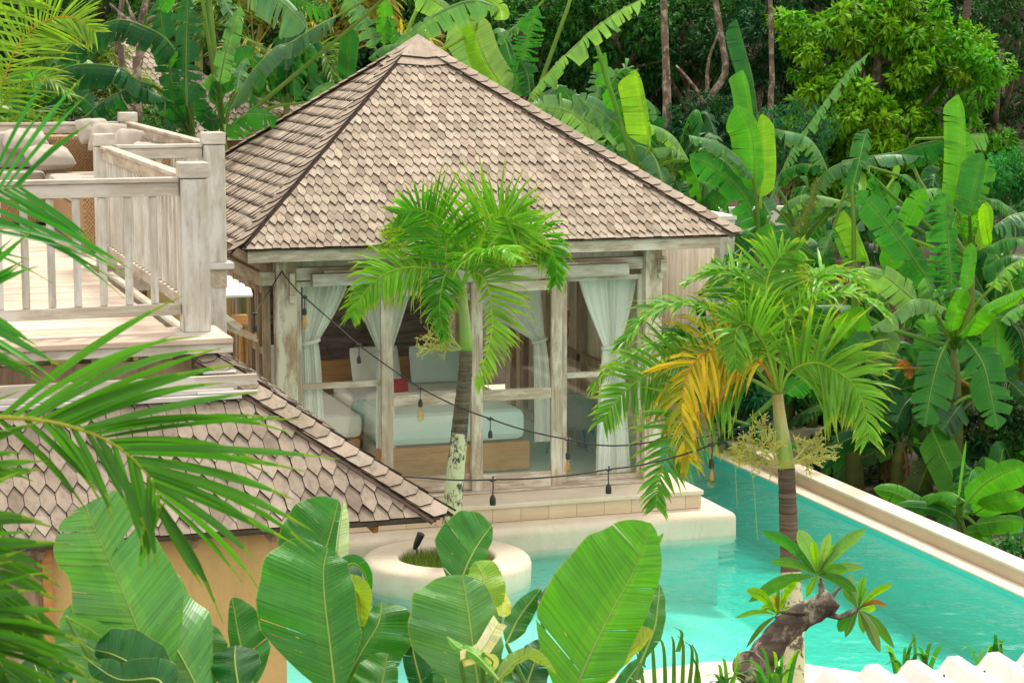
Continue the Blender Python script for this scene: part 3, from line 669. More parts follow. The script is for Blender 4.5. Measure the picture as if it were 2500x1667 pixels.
b = MB(); b.box((.3, 16.0, DZ+.565), (1.2, 16.9, DZ+.66)); b.build('cushion', M['cream'], s2, bevel=.04)
# ================================================================ NEAR COTTAGE (roof under the deck)
CY, CZ, CX, SL = 11.76, 2.11, 3.42, .70
cot = thing('shingled_cottage', (1, 12.5, -.9), 'yellow rendered cottage under a low hexagon shingle roof in the left foreground', 'cottage')
b = MB(); TOPY = 12.60; run = TOPY-CY; RUN = 1.14
shingles(b, (-3.2, CY, CZ), (CX, CY, CZ), (CX-run, TOPY, CZ+SL*run), (-3.2, TOPY, CZ+SL*run), th=.011)
shingles(b, (CX, CY, CZ), (CX, 17.5, CZ), (CX-RUN, 17.5, CZ+SL*RUN), (CX-RUN, CY+RUN, CZ+SL*RUN), th=.011)
shingles(b, (CX-run-.30, TOPY+.004, CZ+SL*run+.003), (CX-run, TOPY+.004, CZ+SL*run+.003), (CX-RUN, CY+RUN, CZ+SL*RUN), (CX-RUN, CY+RUN, CZ+SL*RUN), th=.011)
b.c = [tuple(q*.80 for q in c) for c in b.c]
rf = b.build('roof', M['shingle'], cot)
n1 = Vector((0, -SL, 1)).normalized(); n2 = Vector((SL, 0, 1)).normalized()
b = MB(); hipcap(b, (CX+.01, CY-.01, CZ), (CX-RUN, CY+RUN, CZ+SL*RUN), (-1, 0, 0), n1, W=.10, DS=.11, tip=.035, lift0=.038); b.build('hip_cap', M['shingle'], rf)
b = MB(); hipcap(b, (CX+.01, CY-.01, CZ), (CX-RUN, CY+RUN, CZ+SL*RUN), (0, 1, 0), n2, W=.15, DS=.2, lift0=.04); b.build('hip_cap', M['shingle'], rf)
b = MB()
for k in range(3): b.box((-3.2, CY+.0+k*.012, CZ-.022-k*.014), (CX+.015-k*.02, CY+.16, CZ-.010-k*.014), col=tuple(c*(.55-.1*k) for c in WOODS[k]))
b.build('eave_boards', M['shingle'], rf)
b = MB(); b.box((-3.2, 12.0, -.9), (PY(671, 1400, 12.3).x, 12.35, 2.15)); b.build('wall', M['yellow'], cot)
wx = PY(671, 1400, 12.3).x; b = MB(); b.box((wx-.2, 12.36, -.9), (wx-.005, 17, 2.15)); b.build('wall', M['yellow'], cot)
b = MB()
for x in (wx-.15, wx+.05, wx+.18, wx-.6, wx-1.1, wx-1.45, 2.7):
    b.bar((x, 12.0, CZ-.02), (x+.06, 11.86, CZ-.10), .035, .05)
b.build('rafter_end', M['brown_y'], cot)
b = MB(); a_ = PY(905, 1272, 12.05); c_ = PY(918, 1293, 11.9); b.bar(a_+Vector((-.09,.12,.07)), c_, .03, .04); b.build('rafter_end', M['bedwood'], cot)
# open window bay at far left: posts, sill, solid brown panel coloured as the unlit interior
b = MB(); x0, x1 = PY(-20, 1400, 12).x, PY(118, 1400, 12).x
b.box((x0, 11.97, .9), (x1, 11.995, 2.0)); b.build('dark_interior_panel', M['brown_v'], cot)
for z_ in (2.0, 1.28):
    b = MB(); b.box((x0, 11.93, z_), (x1+.1, 11.968, z_+.08)); b.build('window_rail', M['oldpost'], cot, bevel=.004)
b = MB(); b.box((PY(104,1400,11.9).x, 11.9, .4), (PY(128,1400,11.9).x, 11.929, 2.06)); b.build('window_post', M['bedwood'], cot, bevel=.004)
b = MB(); b.box((x0, 11.85, 1.02), (x1+.28, 11.968, 1.13)).box((x0, 11.8, .78), (x1+.28, 11.96, .86)); b.build('sill', M['white'], cot, bevel=.005)
# white flashing along the top of the shingles
b = MB(); zt = CZ+SL*run
b.box((-3.2, TOPY-.06, zt+.012), (CX-run-.16, TOPY+.02, zt+.04)); b.box((-3.2, TOPY-.02, zt+.042), (CX-run-.2, TOPY+.02, zt+.07))
for k in range(3): b.box((CX-run-.42+k*.03, TOPY-.04+k*.07, zt+.042+k*.05), (CX-run-.06-k*.05, TOPY+.06+k*.07, zt+.056+k*.05))
b.build('flashing', M['white'], rf, bevel=.004)
b = MB(); b.box((-3.2, TOPY+.022, zt), (CX-run-.05, TOPY+.06, 2.84)); b.build('upper_wall', M['greywash_x'], cot, bevel=.004)
b = MB(); b.box((-3.2, 12.96, 2.5), (2.2, 12.99, 2.90)); b.build('upper_wall', M['brown_v'], cot)
# little white ribbed canopy hanging on the pavilion side, its brackets
cn = thing('ribbed_canopy', PY(580, 715, 19.6), 'small white ribbed roofing piece sticking out between deck post and pavilion', 'canopy')
b = MB(); y0, Ys = 19.4, 19.4
a_ = PY(548, 722, Ys); c_ = PY(617, 724, Ys); z0 = a_.z
prof = [(0,0),(.02,.0),(.035,.02),(.07,.02)]
n = 4
for k in range(n):
    ya, yb = Ys+k*.22, Ys+k*.22+.22; za = z0+k*.012
    b.face([(a_.x-.3, ya, za), (c_.x-.015*k, ya, za), (c_.x-.015*k, ya+.09, za+.05), (a_.x-.3, ya+.09, za+.05)]); b.face([(a_.x-.3, ya+.09, za+.05), (c_.x-.015*k, ya+.09, za+.05), (c_.x-.015*k, yb, za+.05), (a_.x-.3, yb, za+.05)])
b.face([(a_.x-.3, Ys, z0-.02), (c_.x, Ys, z0-.02), (c_.x, Ys, z0), (a_.x-.3, Ys, z0)])
b.build('sheet', M['white'], cn, solid=.006)
b = MB(); b.bar((a_.x-.3, Ys+.1, z0-.10), (c_.x+.05, Ys+.15, z0-.42), .03, .05); b.bar((a_.x-.3, Ys+.05, z0-.16), (c_.x+.06, Ys+.1, z0-.44), .02, .03)
b.build('strut', M['brown_y'], cn)
b = MB(); q = PY(575, 790, Ys-.1); b.bar(q+Vector((-.12,0,.08)), q+Vector((.05,0,-.05)), .03, .06); b.build('bracket', M['frame_x'], cn, bevel=.004)
b = MB(); q = PY(592, 780, Ys+.2); b.box((q.x-.12, Ys+.15, q.z-.05), (q.x+.04, Ys+.21, q.z+.05)); b.build('bracket', M['bedwood'], cn, bevel=.01)
# ================================================================ BACKGROUND COTTAGE ROOF (top left)
bc = thing('far_cottage', (4.9, 32.5, 0), 'small far shingle roofed cottage showing between banana leaves at the top left', 'cottage')
b = MB(); apx = P(318, 92, 33); hz = P(300, 330, 33).z; w_ = 2.5
c0 = [Vector((apx.x-w_-.3, apx.y-w_, hz)), Vector((apx.x+w_, apx.y-w_, hz)), Vector((apx.x+w_, apx.y+w_, hz)), Vector((apx.x-w_-.3, apx.y+w_, hz))]
shingles(b, c0[0], c0[1], apx, apx); shingles(b, c0[3], c0[0], apx, apx); shingles(b, c0[1], c0[2], apx, apx, .17, .3, .12)
r2 = b.build('roof', M['shingle'], bc)
b = MB(); hipcap(b, c0[0], apx, (c0[3]-c0[0]), (c0[0]-c0[3]).cross(apx-c0[3])); b.build('hip_cap', M['shingle'], r2)
b = MB(); b.box((apx.x-w_+.3, apx.y-w_+.5, -.9), (apx.x+w_-.3, apx.y+w_-.3, hz+.1)); b.build('wall', M['yellow'], bc)
bc2 = thing('far_hut', (7.6, 33, 0), 'sliver of another shingle roof low behind the bananas left of the pavilion roof', 'hut')
b = MB(); apx = P(620, 215, 34); hz = P(620, 340, 34).z
shingles(b, Vector((apx.x-1.2, apx.y-1.6, hz)), Vector((apx.x+2.0, apx.y-1.6, hz)), apx, apx)
r3 = b.build('roof', M['shingle'], bc2)
b = MB(); b.box((apx.x-1, apx.y-1.2, -.9), (apx.x+1.6, apx.y+.5, hz+.05)); b.build('wall', M['yellow'], bc2)
# ================================================================ WHITE RIBBED ROOF SHEET (bottom right foreground)
rs = thing('white_roof_sheet', P(2300, 1640, 8.6), 'white ribbed metal roofing sheet with screws in the bottom right corner', 'roofing sheet')
b = MB(); Yr = 8.35; z0 = 2.14
pk = [PY(x_, y_, Yr) for x_, y_ in ((1705,1650),(1815,1655),(2048+65-12,1632),(2290,1611),(2412,1598))]
per = .202; xs = pk[3].x - 3*per+.0
prof = []
for k in range(9):
    x = xs + k*per; prof += [(x, 0), (x+.05, .055), (x+.10, .055), (x+.15, 0)]
base = PY(2290, 1611, Yr).z-.05
rows = [[Vector((x, Yr-(0 if s_ == 0 else s_), base+z+ -.06*s_)) for x, z in prof] for s_ in (0, .4, 1.2, 2.5)]
b.grid(rows); b.build('ribbed_sheet', M['white'], rs, solid=.008)
for k in (2, 3, 4, 5):
    for s_ in (.13, .75):
        q = Vector((xs+k*per+.16, Yr-s_, base-.06*s_+.004)); b = MB(); b.lathe(q, [(.001,.012),(.012,.010),(.018,0)], 12); w1 = b.build('screw', M['white'], rs, smooth=True)
        b = MB(); b.lathe(q, [(.001,.028),(.006,.028),(.006,.010)], 6); b.build('screw_head', M['darkmetal'], w1)
# ================================================================ STRING LIGHTS
def strings(name, pts, nodes, label):
    path = []
    for (a, c) in zip(pts[:-1], pts[1:]):
        for i in range(12):
            t = i/12; p = a[0].lerp(c[0], t); p.z -= 4*a[1]*t*(1-t); path.append(p)
    path.append(pts[-1][0]); th = thing(name, path[0], label, 'string lights')
    b = MB(); b.tube(path, .0068, 6); b.build('cable', M['cord'], th, smooth=True)
    for (px, py, kind) in nodes:
        best = min(path, key=lambda q: abs((q-CP).dot(RT)/(q-CP).dot(FW)*F+1250-px)); 
        a = None
        for i in range(len(path)-1):
            s0 = [(q-CP).dot(RT)/(q-CP).dot(FW)*F+1250 for q in path[i:i+2]]
            if min(s0) <= px <= max(s0) and abs(s0[1]-s0[0]) > .01: a = path[i].lerp(path[i+1], (px-s0[0])/(s0[1]-s0[0])); break
        q = a or best
        b = MB(); b.tube([q+Vector((-.028,0,0)), q+Vector((0,0,-.004)), q+Vector((.028,0,0))], [.008,.015,.008], 8)
        b.tube([q, q+Vector((rnd(-.004,.004),0,-.05)), q+Vector((0,0,-.115))], .0045, 6)
        b.lathe(q+Vector((0,0,-.17)), [(.001,.062),(.010,.06),(.018,.045),(.022,.03),(.022,-.012),(.017,-.014),(.001,-.014)], 14); b.tube([q+Vector((0,0,.0)), q+Vector((.004,0,.022))], .006, 6)
        so_ = b.build('socket', M['darkmetal'], th, smooth=False)
        if kind:
            b = MB(); g = q+Vector((0,0,-.184)); b.lathe(g, [(.013,.0),(.014,-.015),(.020,-.04),(.030,-.075),(.0335,-.10),(.031,-.12),(.022,-.137),(.010,-.146),(.001,-.148)], 18)
            bl = b.build('bulb', M['amber'], so_, smooth=True)
            b = MB()
            for k in range(5): a0 = k*1.2566; b.tube([g+Vector((.006*math.cos(a0),.006*math.sin(a0),-.02)), g+Vector((.013*math.cos(a0+.5),.013*math.sin(a0+.5),-.095))], .0016, 4)
            b.tube([g+Vector((0,0,-.01)), g+Vector((0,0,-.06))], .003, 5); b.build('filament', M['filament'], bl)
hook = PY(688, 662, 21.66)
strings('string_lights', [(P(620,768,21.3), .0), (hook, .02), (P(743,725,22.0), .0), (P(876,842,21.4), .01), (P(1026,947,20.9), .02), (P(1197,1022,20.4), .02), (P(1387,1072,19.6), .05), (P(1600,1076,18.6), .03), (P(1808,1044,17.6), .01), (P(1893,1012,17.15), 0)],
        [(622,768,1), (743,725,1), (876,842,0), (1026,947,1), (1197,1022,0), (1387,1072,1), (1808,1044,1)], 'upper black festoon cable running from the pavilion post to the right palm')
strings('string_lights', [(P(900,1150,13.2), .01), (P(1040,1166,14.5), .01), (P(1203,1170,15.2), .02), (P(1486,1145,16.), .03), (P(1738,1085,16.6), .02), (P(1896,1022,17.1), 0)],
        [(1203,1170,0), (1486,1145,0), (1738,1085,1)], 'lower black festoon cable running from the cottage roof to the right palm')
# ================================================================ LEAF BUILDERS
Zv = Vector((0, 0, 1))
def jit(c, a=.12):
    g = rnd(1-a, 1+a); return (c[0]*g*rnd(.94,1.06), c[1]*g, c[2]*g*rnd(.9,1.1))
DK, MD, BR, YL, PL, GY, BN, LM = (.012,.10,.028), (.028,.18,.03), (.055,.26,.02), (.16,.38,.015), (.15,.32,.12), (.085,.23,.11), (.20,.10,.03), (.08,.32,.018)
def blade(b, path, wl, wr, mode=0, droop=35, torn=.5, col=MD, prof='banana', nt=None, sweep=.25, midcol=None, rib=None, grav=.5, wav=.0, tip_cut=0):
    """Broad leaf on a midrib path. mode: degrees of roll away from facing the camera, or 'u' = lies with its upper face to the sky."""
    n = nt or 26; pts = catmull(path, n); L = sum((pts[i+1]-pts[i]).length for i in range(n-1))
    T = [(pts[min(i+1,n-1)]-pts[max(i-1,0)]).normalized() for i in range(n)]
    def frame(i):
        t = T[i]
        if mode == 'u':
            s = t.cross(Zv)
            if s.length < .15: s = t.cross(FW)
            s.normalize(); N = s.cross(t).normalized()
            if N.z < 0: N = -N
        else:
            s = t.cross(FW).normalized(); N = s.cross(t).normalized()
            if N.dot(FW) > 0: N = -N
            s = Matrix.Rotation(R(mode), 3, t) @ s; N = Matrix.Rotation(R(mode), 3, t) @ N
        return s, N
    def W(t):
        if prof == 'banana': w = min(1, (t/.10)**.6 if t > 0 else 0)*(1-max(0, (t-.72)/.28)**2.2*.93)
        elif prof == 'canna': w = min(1, max(0, t/.24))**.6*max(0, 1-t**3.7)**.8; w = max(w, .015)
        elif prof == 'ell': w = max(.02, math.sin(math.pi*t**1.25))**.8
        else: w = 1
        return w
    US = [.2,.4,.6,.8,.985,1.] if prof == 'canna' else [.2,.4,.6,.8,1.]
    K = len(US)
    FR = [frame(i) for i in range(n)]
    for sgn, wid in ((1, wl), (-1, wr)):
        if wid <= 0: continue
        # image-left is +: make 'left' really left of the frame when the path runs upwards in the picture
        i0 = 0; groups = []
        while i0 < n-1:
            g = max(1, int(random.expovariate(1/(.6+8*(1-torn)**1.3)))+1) if torn > 0 else n
            groups.append((i0, min(n-1, i0+g))); i0 += g
        lastd = 0
        for (a, c) in groups:
            tt = torn*(.4+.6*random.random()); dr = droop + (rnd(-30, 34)*min(1,torn*1.4) if torn > 0 else 0); gap = .34*tt if torn > 0 else 0
            slide = rnd(-.10, .14)*tt*wid; lenk = rnd(.86, 1.04) if torn > .3 else 1; cc = jit(col, .10)
            sub = max(1, (1 if c-a > 1 else 1)); rows = []
            cen = (a+c)/2
            for i in range(a, c+1):
                s, N = FR[i]; s = s*sgn; D = (-N*(1-grav) - Zv*grav)
                D = (D - s*D.dot(s)*.6)
                if D.length < .1: D = -N
                D.normalize()
                t = i/(n-1); w = W(t)*wid*lenk; row = [pts[i].copy()]; p = pts[i].copy()
                for k in range(1, K+1):
                    u = US[k-1]; du = u-(US[k-2] if k > 1 else 0); ph = R(min(100, dr*(.35+.95*u) + wav*14*math.sin(t*23+sgn*1.3+k*.3)))
                    p = p + (s*math.cos(ph)+D*math.sin(ph))*(w*du) + T[i]*(sweep*w*du)
                    q = p + T[i]*(slide*u*u)
                    if gap: q = q + (pts[int(cen)]-pts[i])*gap*u*1.5
                    row.append(q)
                rows.append(row)
            for i in range(len(rows)-1):
                for k in range(K):
                    tA, tB = (a+i)/(n-1), (a+i+1)/(n-1); e = 1.0+.0*k
                    q = [rows[i][k], rows[i][k+1], rows[i+1][k+1], rows[i+1][k]]; cz = cc
                    if k == K-1: cz = (.20,.30,.04) if prof == 'canna' else (min(1,cc[0]*1.15+.008), cc[1]*1.05, cc[2])
                    elif k == 0: cz = (cc[0]*1.15+.01, cc[1]*1.08, cc[2])
                    uvq = [(tA, k/K*.5*sgn+.5), (tA, (k+1)/K*.5*sgn+.5), (tB, (k+1)/K*.5*sgn+.5), (tB, k/K*.5*sgn+.5)]
                    b.face(q, 0, cz, uvq)
    mc = midcol or (col[0]*1.2+.13, col[1]*1.1+.16, col[2]+.05)
    r = rib if rib is not None else max(.004, (wl+wr)*.035)
    b.tube([p for p in pts], [r*(1-.8*i/(n-1)) for i in range(n)], 5, 0, mc, cap=False)
def px3(a, d0, d1=None, org=None, sc=1):
    k = len(a); out = []
    for i, (x, y) in enumerate(a):
        if org: x, y = org[0]+x/sc, org[1]+y/sc
        d = d0 if d1 is None else d0+(d1-d0)*i/(k-1); out.append(P(x, y, d))
    return out
# ================================================================ BANANA PLANTS
def banana(label, base, crown, d, leaves, group='banana plants round the pavilion', h0=-.95, stemr=.11):
    """base px x, crown (px,py), depth; leaves: (org, scale, pts, wl px, wr px, mode, droop, torn, col, depth shift base, tip)"""
    cr = P(crown[0], crown[1], d); t = thing('banana_plant', (cr.x+.05, cr.y, h0), label, 'banana plant', group)
    b = MB(); bs = Vector((cr.x+base, cr.y+.05, h0)); col = [jit((.16,.20,.06),.2) for _ in range(8)]
    b.tube(catmull([bs, bs.lerp(cr, .5)+Vector((rnd(-.05,.05),0,0)), cr], 8), [stemr*1.15,stemr*1.1,stemr,stemr,stemr*.9,stemr*.8,stemr*.65,stemr*.4], 10, 0, col, rn=.06); b.build('pseudostem', M['leaf'], t, smooth=True)
    for lf in leaves:
        org, sc, pts, wl, wr, mode, droop, torn, c = lf[:9]; sh = lf[9] if len(lf) > 9 else (rnd(-.4,.3), rnd(-.8,.2))
        path = px3(pts, d+sh[0], d+sh[1], org, sc); k = d/5300./sc
        b = MB(); blade(b, path, wl*k, wr*k, mode, droop, min(1,torn*1.15), c, nt=44)
        p0 = path[0]; dr = (path[0]-path[1]).normalized(); L = (p0-cr).length
        if L > .12: b.tube(catmull([cr, cr.lerp(p0, .5)+Vector((0,0,min(.12,.15*L))) if L < 1.2 else p0+dr*L*.45, p0], 7), [.034,.03,.026,.023,.021,.02,.018], 6, 0, (c[0]*.8+.10, c[1]*.7+.13, .05), cap=False)
        b.build('leaf', M['banana'], t, smooth=False)
    return t
Q3 = (1660, 0); Q3s = 2.8; QA = (2050, 200); QAs = 1411/450.; QB = (2050, 700); QBs = 1086/450.; QC = (1700, 560); QCs = 3.92; Q2 = (830, 0); Q1 = (0, 0)
banana('tall banana plant with upright bright leaves right of the pavilion roof corner', .1, (1853, 590), 27.5, [
 (Q3,Q3s,[(530,790),(490,520),(430,300),(388,135)],105,8,0,8,.25,DK,(.3,.3)),
 (Q3,Q3s,[(495,800),(465,600),(430,480)],115,10,0,8,0,BR,(.1,.1)),
 (Q3,Q3s,[(518,1310),(510,1050),(480,870),(385,715)],150,60,0,12,.1,BR,(-.2,-.4)),
 (Q3,Q3s,[(550,1350),(575,1150),(570,950),(560,780)],45,85,0,10,0,YL,(0,.1)),
 (Q3,Q3s,[(500,1215),(400,1080),(250,970),(60,925)],95,95,'u',60,.6,GY),
 (Q3,Q3s,[(560,1600),(430,1330),(280,1180),(60,1060)],125,95,0,18,.5,MD,(0,-.6)),
 (Q3,Q3s,[(620,1480),(540,1330),(480,1230),(400,1140)],60,90,0,25,.5,GY,(0,.3)),
 (QC,QCs,[(745,340),(735,150),(705,-60)],160,40,0,10,.1,BR,(-.2,-.3)),
 (QC,QCs,[(700,620),(600,500),(440,350),(270,240)],150,110,0,30,.6,MD,(0,-.5)),
 (QC,QCs,[(620,420),(480,200),(380,60),(300,-60)],120,60,0,20,.3,DK,(.4,.5)),
 (QC,QCs,[(1180,300),(1010,130),(870,10)],130,25,0,12,.1,MD,(0,.2)),
])
banana('banana plant with one long ragged grey green leaf slanting up to the right', -.2, (1955, 600), 28.2, [
 (Q3,Q3s,[(600,1400),(760,1040),(950,760),(1150,490),(1300,355)],14,85,0,55,.85,GY,(0,0)),
 (Q3,Q3s,[(850,1500),(930,1260),(1050,1140),(1250,1080),(1450,1055),(1665,1070)],120,110,'u',66,.6,GY),
 (Q3,Q3s,[(1165,1340),(1230,1080),(1255,970),(1285,880)],95,80,0,45,.4,MD),
 (Q3,Q3s,[(1000,1150),(940,1020),(850,930),(640,880)],110,100,'u',68,.6,GY),
 (Q3,Q3s,[(690,1440),(760,1370),(900,1330),(1190,1390)],90,110,'u',62,.4,PL),
 (Q3,Q3s,[(880,1540),(1000,1440),(1190,1400),(1530,1500)],90,100,'u',60,.6,GY),
 (Q3,Q3s,[(640,1250),(730,1160),(860,1120),(1000,1150)],70,90,'u',60,.6,MD),
 (Q3,Q3s,[(1230,1330),(1240,1240),(1225,1160)],38,38,0,12,0,YL),
 (Q3,Q3s,[(760,1600),(830,1500),(900,1350),(940,1200)],40,60,0,50,.8,(.13,.18,.06)),
])
banana('young banana plant with a bright yellow leaf behind the right palm crown', .1, (2085, 800), 27.0, [
 (Q3,Q3s,[(1290,1790),(1200,1570),(1120,1440)],115,10,0,10,.1,YL,(0,.1)),
 (QC,QCs,[(1640,300),(1560,100),(1500,-80)],220,20,0,10,.1,LM,(0,.2)),
 (QC,QCs,[(1585,1070),(1500,900),(1450,770)],170,165,0,15,0,LM,(-.1,-.3)),
 (QC,QCs,[(1520,1200),(1560,1080),(1680,1060),(1500,1330)],0,0,0,15,0,DK) if 0 else (QC,QCs,[(1680,1060),(1600,1070),(1540,1120),(1515,1230)],120,120,0,25,.1,MD),
 (QC,QCs,[(1700,1060),(1800,1060),(1780,1120),(1720,1400)],150,150,0,20,.1,PL),
 (QC,QCs,[(1600,1000),(1750,900),(1830,860),(1990,800)],120,100,'u',45,.2,MD),
 (QC,QCs,[(850,1560),(1000,1440),(1200,1340),(1300,1330)],95,170,0,35,.5,MD,(-1.,-1.4)),
 (QC,QCs,[(1000,1010),(1150,990),(1300,1000),(1420,1040)],30,150,0,30,.2,MD),
 (QC,QCs,[(1180,1010),(1160,860),(1130,740)],90,90,0,25,.3,DK),
 (QC,QCs,[(1310,-10),(1240,150),(1180,260)],60,80,0,40,.7,GY),
 (Q3,Q3s,[(1440,1500),(1360,1300),(1320,1190)],60,60,0,40,.5,MD),
 (QC,QCs,[(590,1900),(700,1960),(830,1990),(990,2080)],110,100,'u',50,.3,MD,(-1.2,-1.6)),
])
banana('banana plant with the tallest broad upright leaf at the far right', .0, (2370, 640), 27.6, [
 (Q3,Q3s,[(1893,1430),(1918,1200),(1922,850),(1905,648)],118,30,0,6,.12,LM,(-.1,0)),
 (Q3,Q3s,[(1980,1480),(2020,1300),(2070,1040)],128,40,0,8,.1,MD,(-.3,-.3)),
 (Q3,Q3s,[(1990,1430),(2060,1250),(2105,1090)],20,85,0,12,.55,BR,(0,.1)),
 (Q3,Q3s,[(1925,1400),(1935,1100),(1930,860)],12,85,0,12,.25,LM,(.2,.3)),
 (Q3,Q3s,[(1480,1045),(1650,985),(1800,960)],10,150,0,30,.35,DK,(.7,.6)),
 (Q3,Q3s,[(1925,940),(2010,920),(2098,918)],10,110,0,30,.35,GY,(.6,.4)),
 (Q3,Q3s,[(2055,1700),(2095,1550),(2100,1380)],55,45,0,10,0,YL,(-.3,-.2)),
 (Q3,Q3s,[(1960,1640),(2010,1520),(2060,1440)],110,60,0,25,.6,LM),
 (Q3,Q3s,[(2090,1360),(2170,1370),(2240,1410),(2340,1480)],60,95,'u',60,.8,GY),
 (Q3,Q3s,[(1830,1400),(1780,1300),(1700,1295),(1600,1340)],60,80,'u',60,.7,PL),
 (Q3,Q3s,[(1500,1200),(1560,1205),(1640,1280),(1700,1350)],110,60,'u',60,.5,MD),
 (Q3,Q3s,[(1440,1430),(1455,1330),(1490,1240)],45,40,0,10,.1,BR),
 (Q3,Q3s,[(1460,1220),(1475,1180),(1492,1130)],25,25,0,10,.0,YL),
])
banana('large banana plant with comb torn leaves and two big drooping leaves', .1, (2330, 850), 26.2, [
 (QA,QAs,[(700,1580),(600,1400),(450,1190),(300,1000),(140,830)],150,110,0,16,.45,MD,(-.2,-.5)),
 (QA,QAs,[(340,1480),(450,1190),(560,980),(650,810)],90,100,0,14,.35,BR,(.2,0)),
 (QA,QAs,[(852,1600),(840,1350),(815,1050),(770,820)],165,100,0,26,.75,MD,(-.4,-.7)),
 (QA,QAs,[(100,1700),(180,1400),(60,1100),(-30,950)],0,0,0,0,0,MD) if 0 else (QC,QCs,[(2110,690),(1950,560),(1800,450),(1560,380)],180,130,0,30,.4,PL,(-.6,-1.2)),
 (QB,QBs,[(620,130),(520,82),(420,85),(300,170),(180,245)],100,95,'u',52,.35,PL,(-.5,-1.)),
 (QB,QBs,[(710,290),(780,200),(850,120),(960,60),(1090,10)],95,110,'u',42,.2,LM,(-.4,-1.)),
 (QB,QBs,[(620,350),(585,430),(545,580),(500,825)],125,118,0,20,.45,MD,(-.6,-1.)),
 (QB,QBs,[(750,318),(800,380),(860,500),(932,842)],132,125,0,18,.45,MD,(-.6,-1.1)),
 (QA,QAs,[(1170,1570),(1200,1500),(1280,1420),(1411,1350)],80,110,'u',50,.75,PL,(-.3,-.8)),
 (QA,QAs,[(960,1600),(1000,1400),(1010,1230)],60,45,0,10,.1,BR,(-.5,-.5)),
 (QB,QBs,[(650,260),(690,120),(740,10)],50,60,0,20,.2,LM,(-.5,-.7)),
 (QB,QBs,[(600,200),(560,120),(540,30),(500,-60)],80,80,0,25,.5,GY),
])
banana('banana plant at the right edge with leaves arching out of the picture', .1, (2500, 800), 27.0, [
 (QA,QAs,[(1520,980),(1411,1000),(1300,1030),(1180,1110)],70,150,'u',55,.8,GY),
 (QA,QAs,[(1500,1180),(1411,1190),(1250,1210),(1110,1275)],90,110,'u',55,.5,MD),
 (QA,QAs,[(1500,1330),(1411,1330),(1290,1330),(1080,1430)],90,110,'u',52,.5,MD),
 (QB,QBs,[(915,190),(922,330),(926,480)],108,85,0,12,0,BR,(-.2,-.2)),
 (QB,QBs,[(1000,200),(1060,280),(1100,420)],90,90,0,30,.6,DK),
 (QB,QBs,[(1100,100),(1000,150),(950,200)],70,70,'u',50,.3,BR),
 (QB,QBs,[(900,520),(1000,560),(1100,660)],110,110,0,30,.5,DK),
 (QA,QAs,[(1150,1250),(1120,1100),(1100,930)],50,35,0,10,0,YL),
])
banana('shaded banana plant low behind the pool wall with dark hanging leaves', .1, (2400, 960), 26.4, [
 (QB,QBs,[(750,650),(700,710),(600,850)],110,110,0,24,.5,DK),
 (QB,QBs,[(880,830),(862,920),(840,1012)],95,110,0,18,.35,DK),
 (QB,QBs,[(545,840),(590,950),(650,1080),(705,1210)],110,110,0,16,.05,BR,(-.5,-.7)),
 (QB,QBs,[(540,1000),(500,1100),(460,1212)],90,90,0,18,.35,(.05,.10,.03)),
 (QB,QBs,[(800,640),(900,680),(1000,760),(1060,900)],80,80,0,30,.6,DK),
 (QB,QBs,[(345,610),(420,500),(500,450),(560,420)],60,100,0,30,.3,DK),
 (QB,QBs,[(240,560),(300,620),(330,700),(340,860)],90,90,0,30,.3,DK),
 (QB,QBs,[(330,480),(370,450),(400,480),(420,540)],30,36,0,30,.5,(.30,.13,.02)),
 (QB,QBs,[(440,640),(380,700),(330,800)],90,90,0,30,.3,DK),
])
banana('small banana plant with glossy young leaves just behind the pool wall', .02, (2340, 1262), 24.2, [
 (QB,QBs,[(690,1300),(580,1270),(480,1290),(330,1215),(200,1188)],60,80,0,35,.1,BR),
 (QB,QBs,[(735,1262),(660,1215),(590,1210),(490,1250)],75,75,'u',45,.1,BR),
 (QB,QBs,[(750,1270),(830,1180),(900,1130),(1000,1080),(1100,1055)],70,115,0,18,.05,BR,(0,-.3)),
 (QB,QBs,[(790,1340),(870,1290),(960,1262),(1100,1238)],65,75,0,18,.05,BR),
 (QB,QBs,[(800,1400),(900,1385),(1000,1378),(1100,1385)],40,75,0,18,.05,BR),
 (QB,QBs,[(745,1460),(800,1440),(850,1460),(892,1525)],50,50,0,25,.1,BR),
 (QB,QBs,[(690,1380),(580,1320),(470,1300),(330,1290)],40,60,0,35,.05,MD),
 (QB,QBs,[(700,1240),(722,1080),(745,905)],9,9,0,10,0,LM),
], stemr=.045)
banana('banana plant rising behind the right slope of the pavilion roof with feathered leaves', 0, (1285, 300), 29.5, [
 (Q2,2.8,[(1190,665),(1240,450),(1290,230),(1352,45)],100,105,0,30,.8,MD),
 (Q2,2.8,[(1155,650),(1010,430),(945,270),(895,90)],30,115,0,10,0,(.17,.34,.12),(-.2,-.2)),
 (Q2,2.8,[(1150,650),(985,430),(930,270),(880,100)],85,6,0,14,0,YL,(-.4,-.4)),
 (Q2,2.8,[(965,520),(950,380),(850,210),(760,150)],165,20,0,16,.1,PL,(.3,.3)),
 (Q2,2.8,[(1350,50),(1270,120),(1180,200),(1070,300)],60,60,0,50,.8,GY,(.2,.3)),
 (Q2,2.8,[(1280,700),(1350,590),(1500,420),(1700,230),(1900,80),(2100,-20)],14,120,0,50,.75,PL,(-.4,-.8)),
 (Q2,2.8,[(1300,660),(1280,500),(1230,420)],80,90,0,35,.6,DK),
 (Q2,2.8,[(1760,1050),(1680,850),(1520,745),(1300,728)],140,110,0,26,.55,PL,(-.5,-.8)),
])
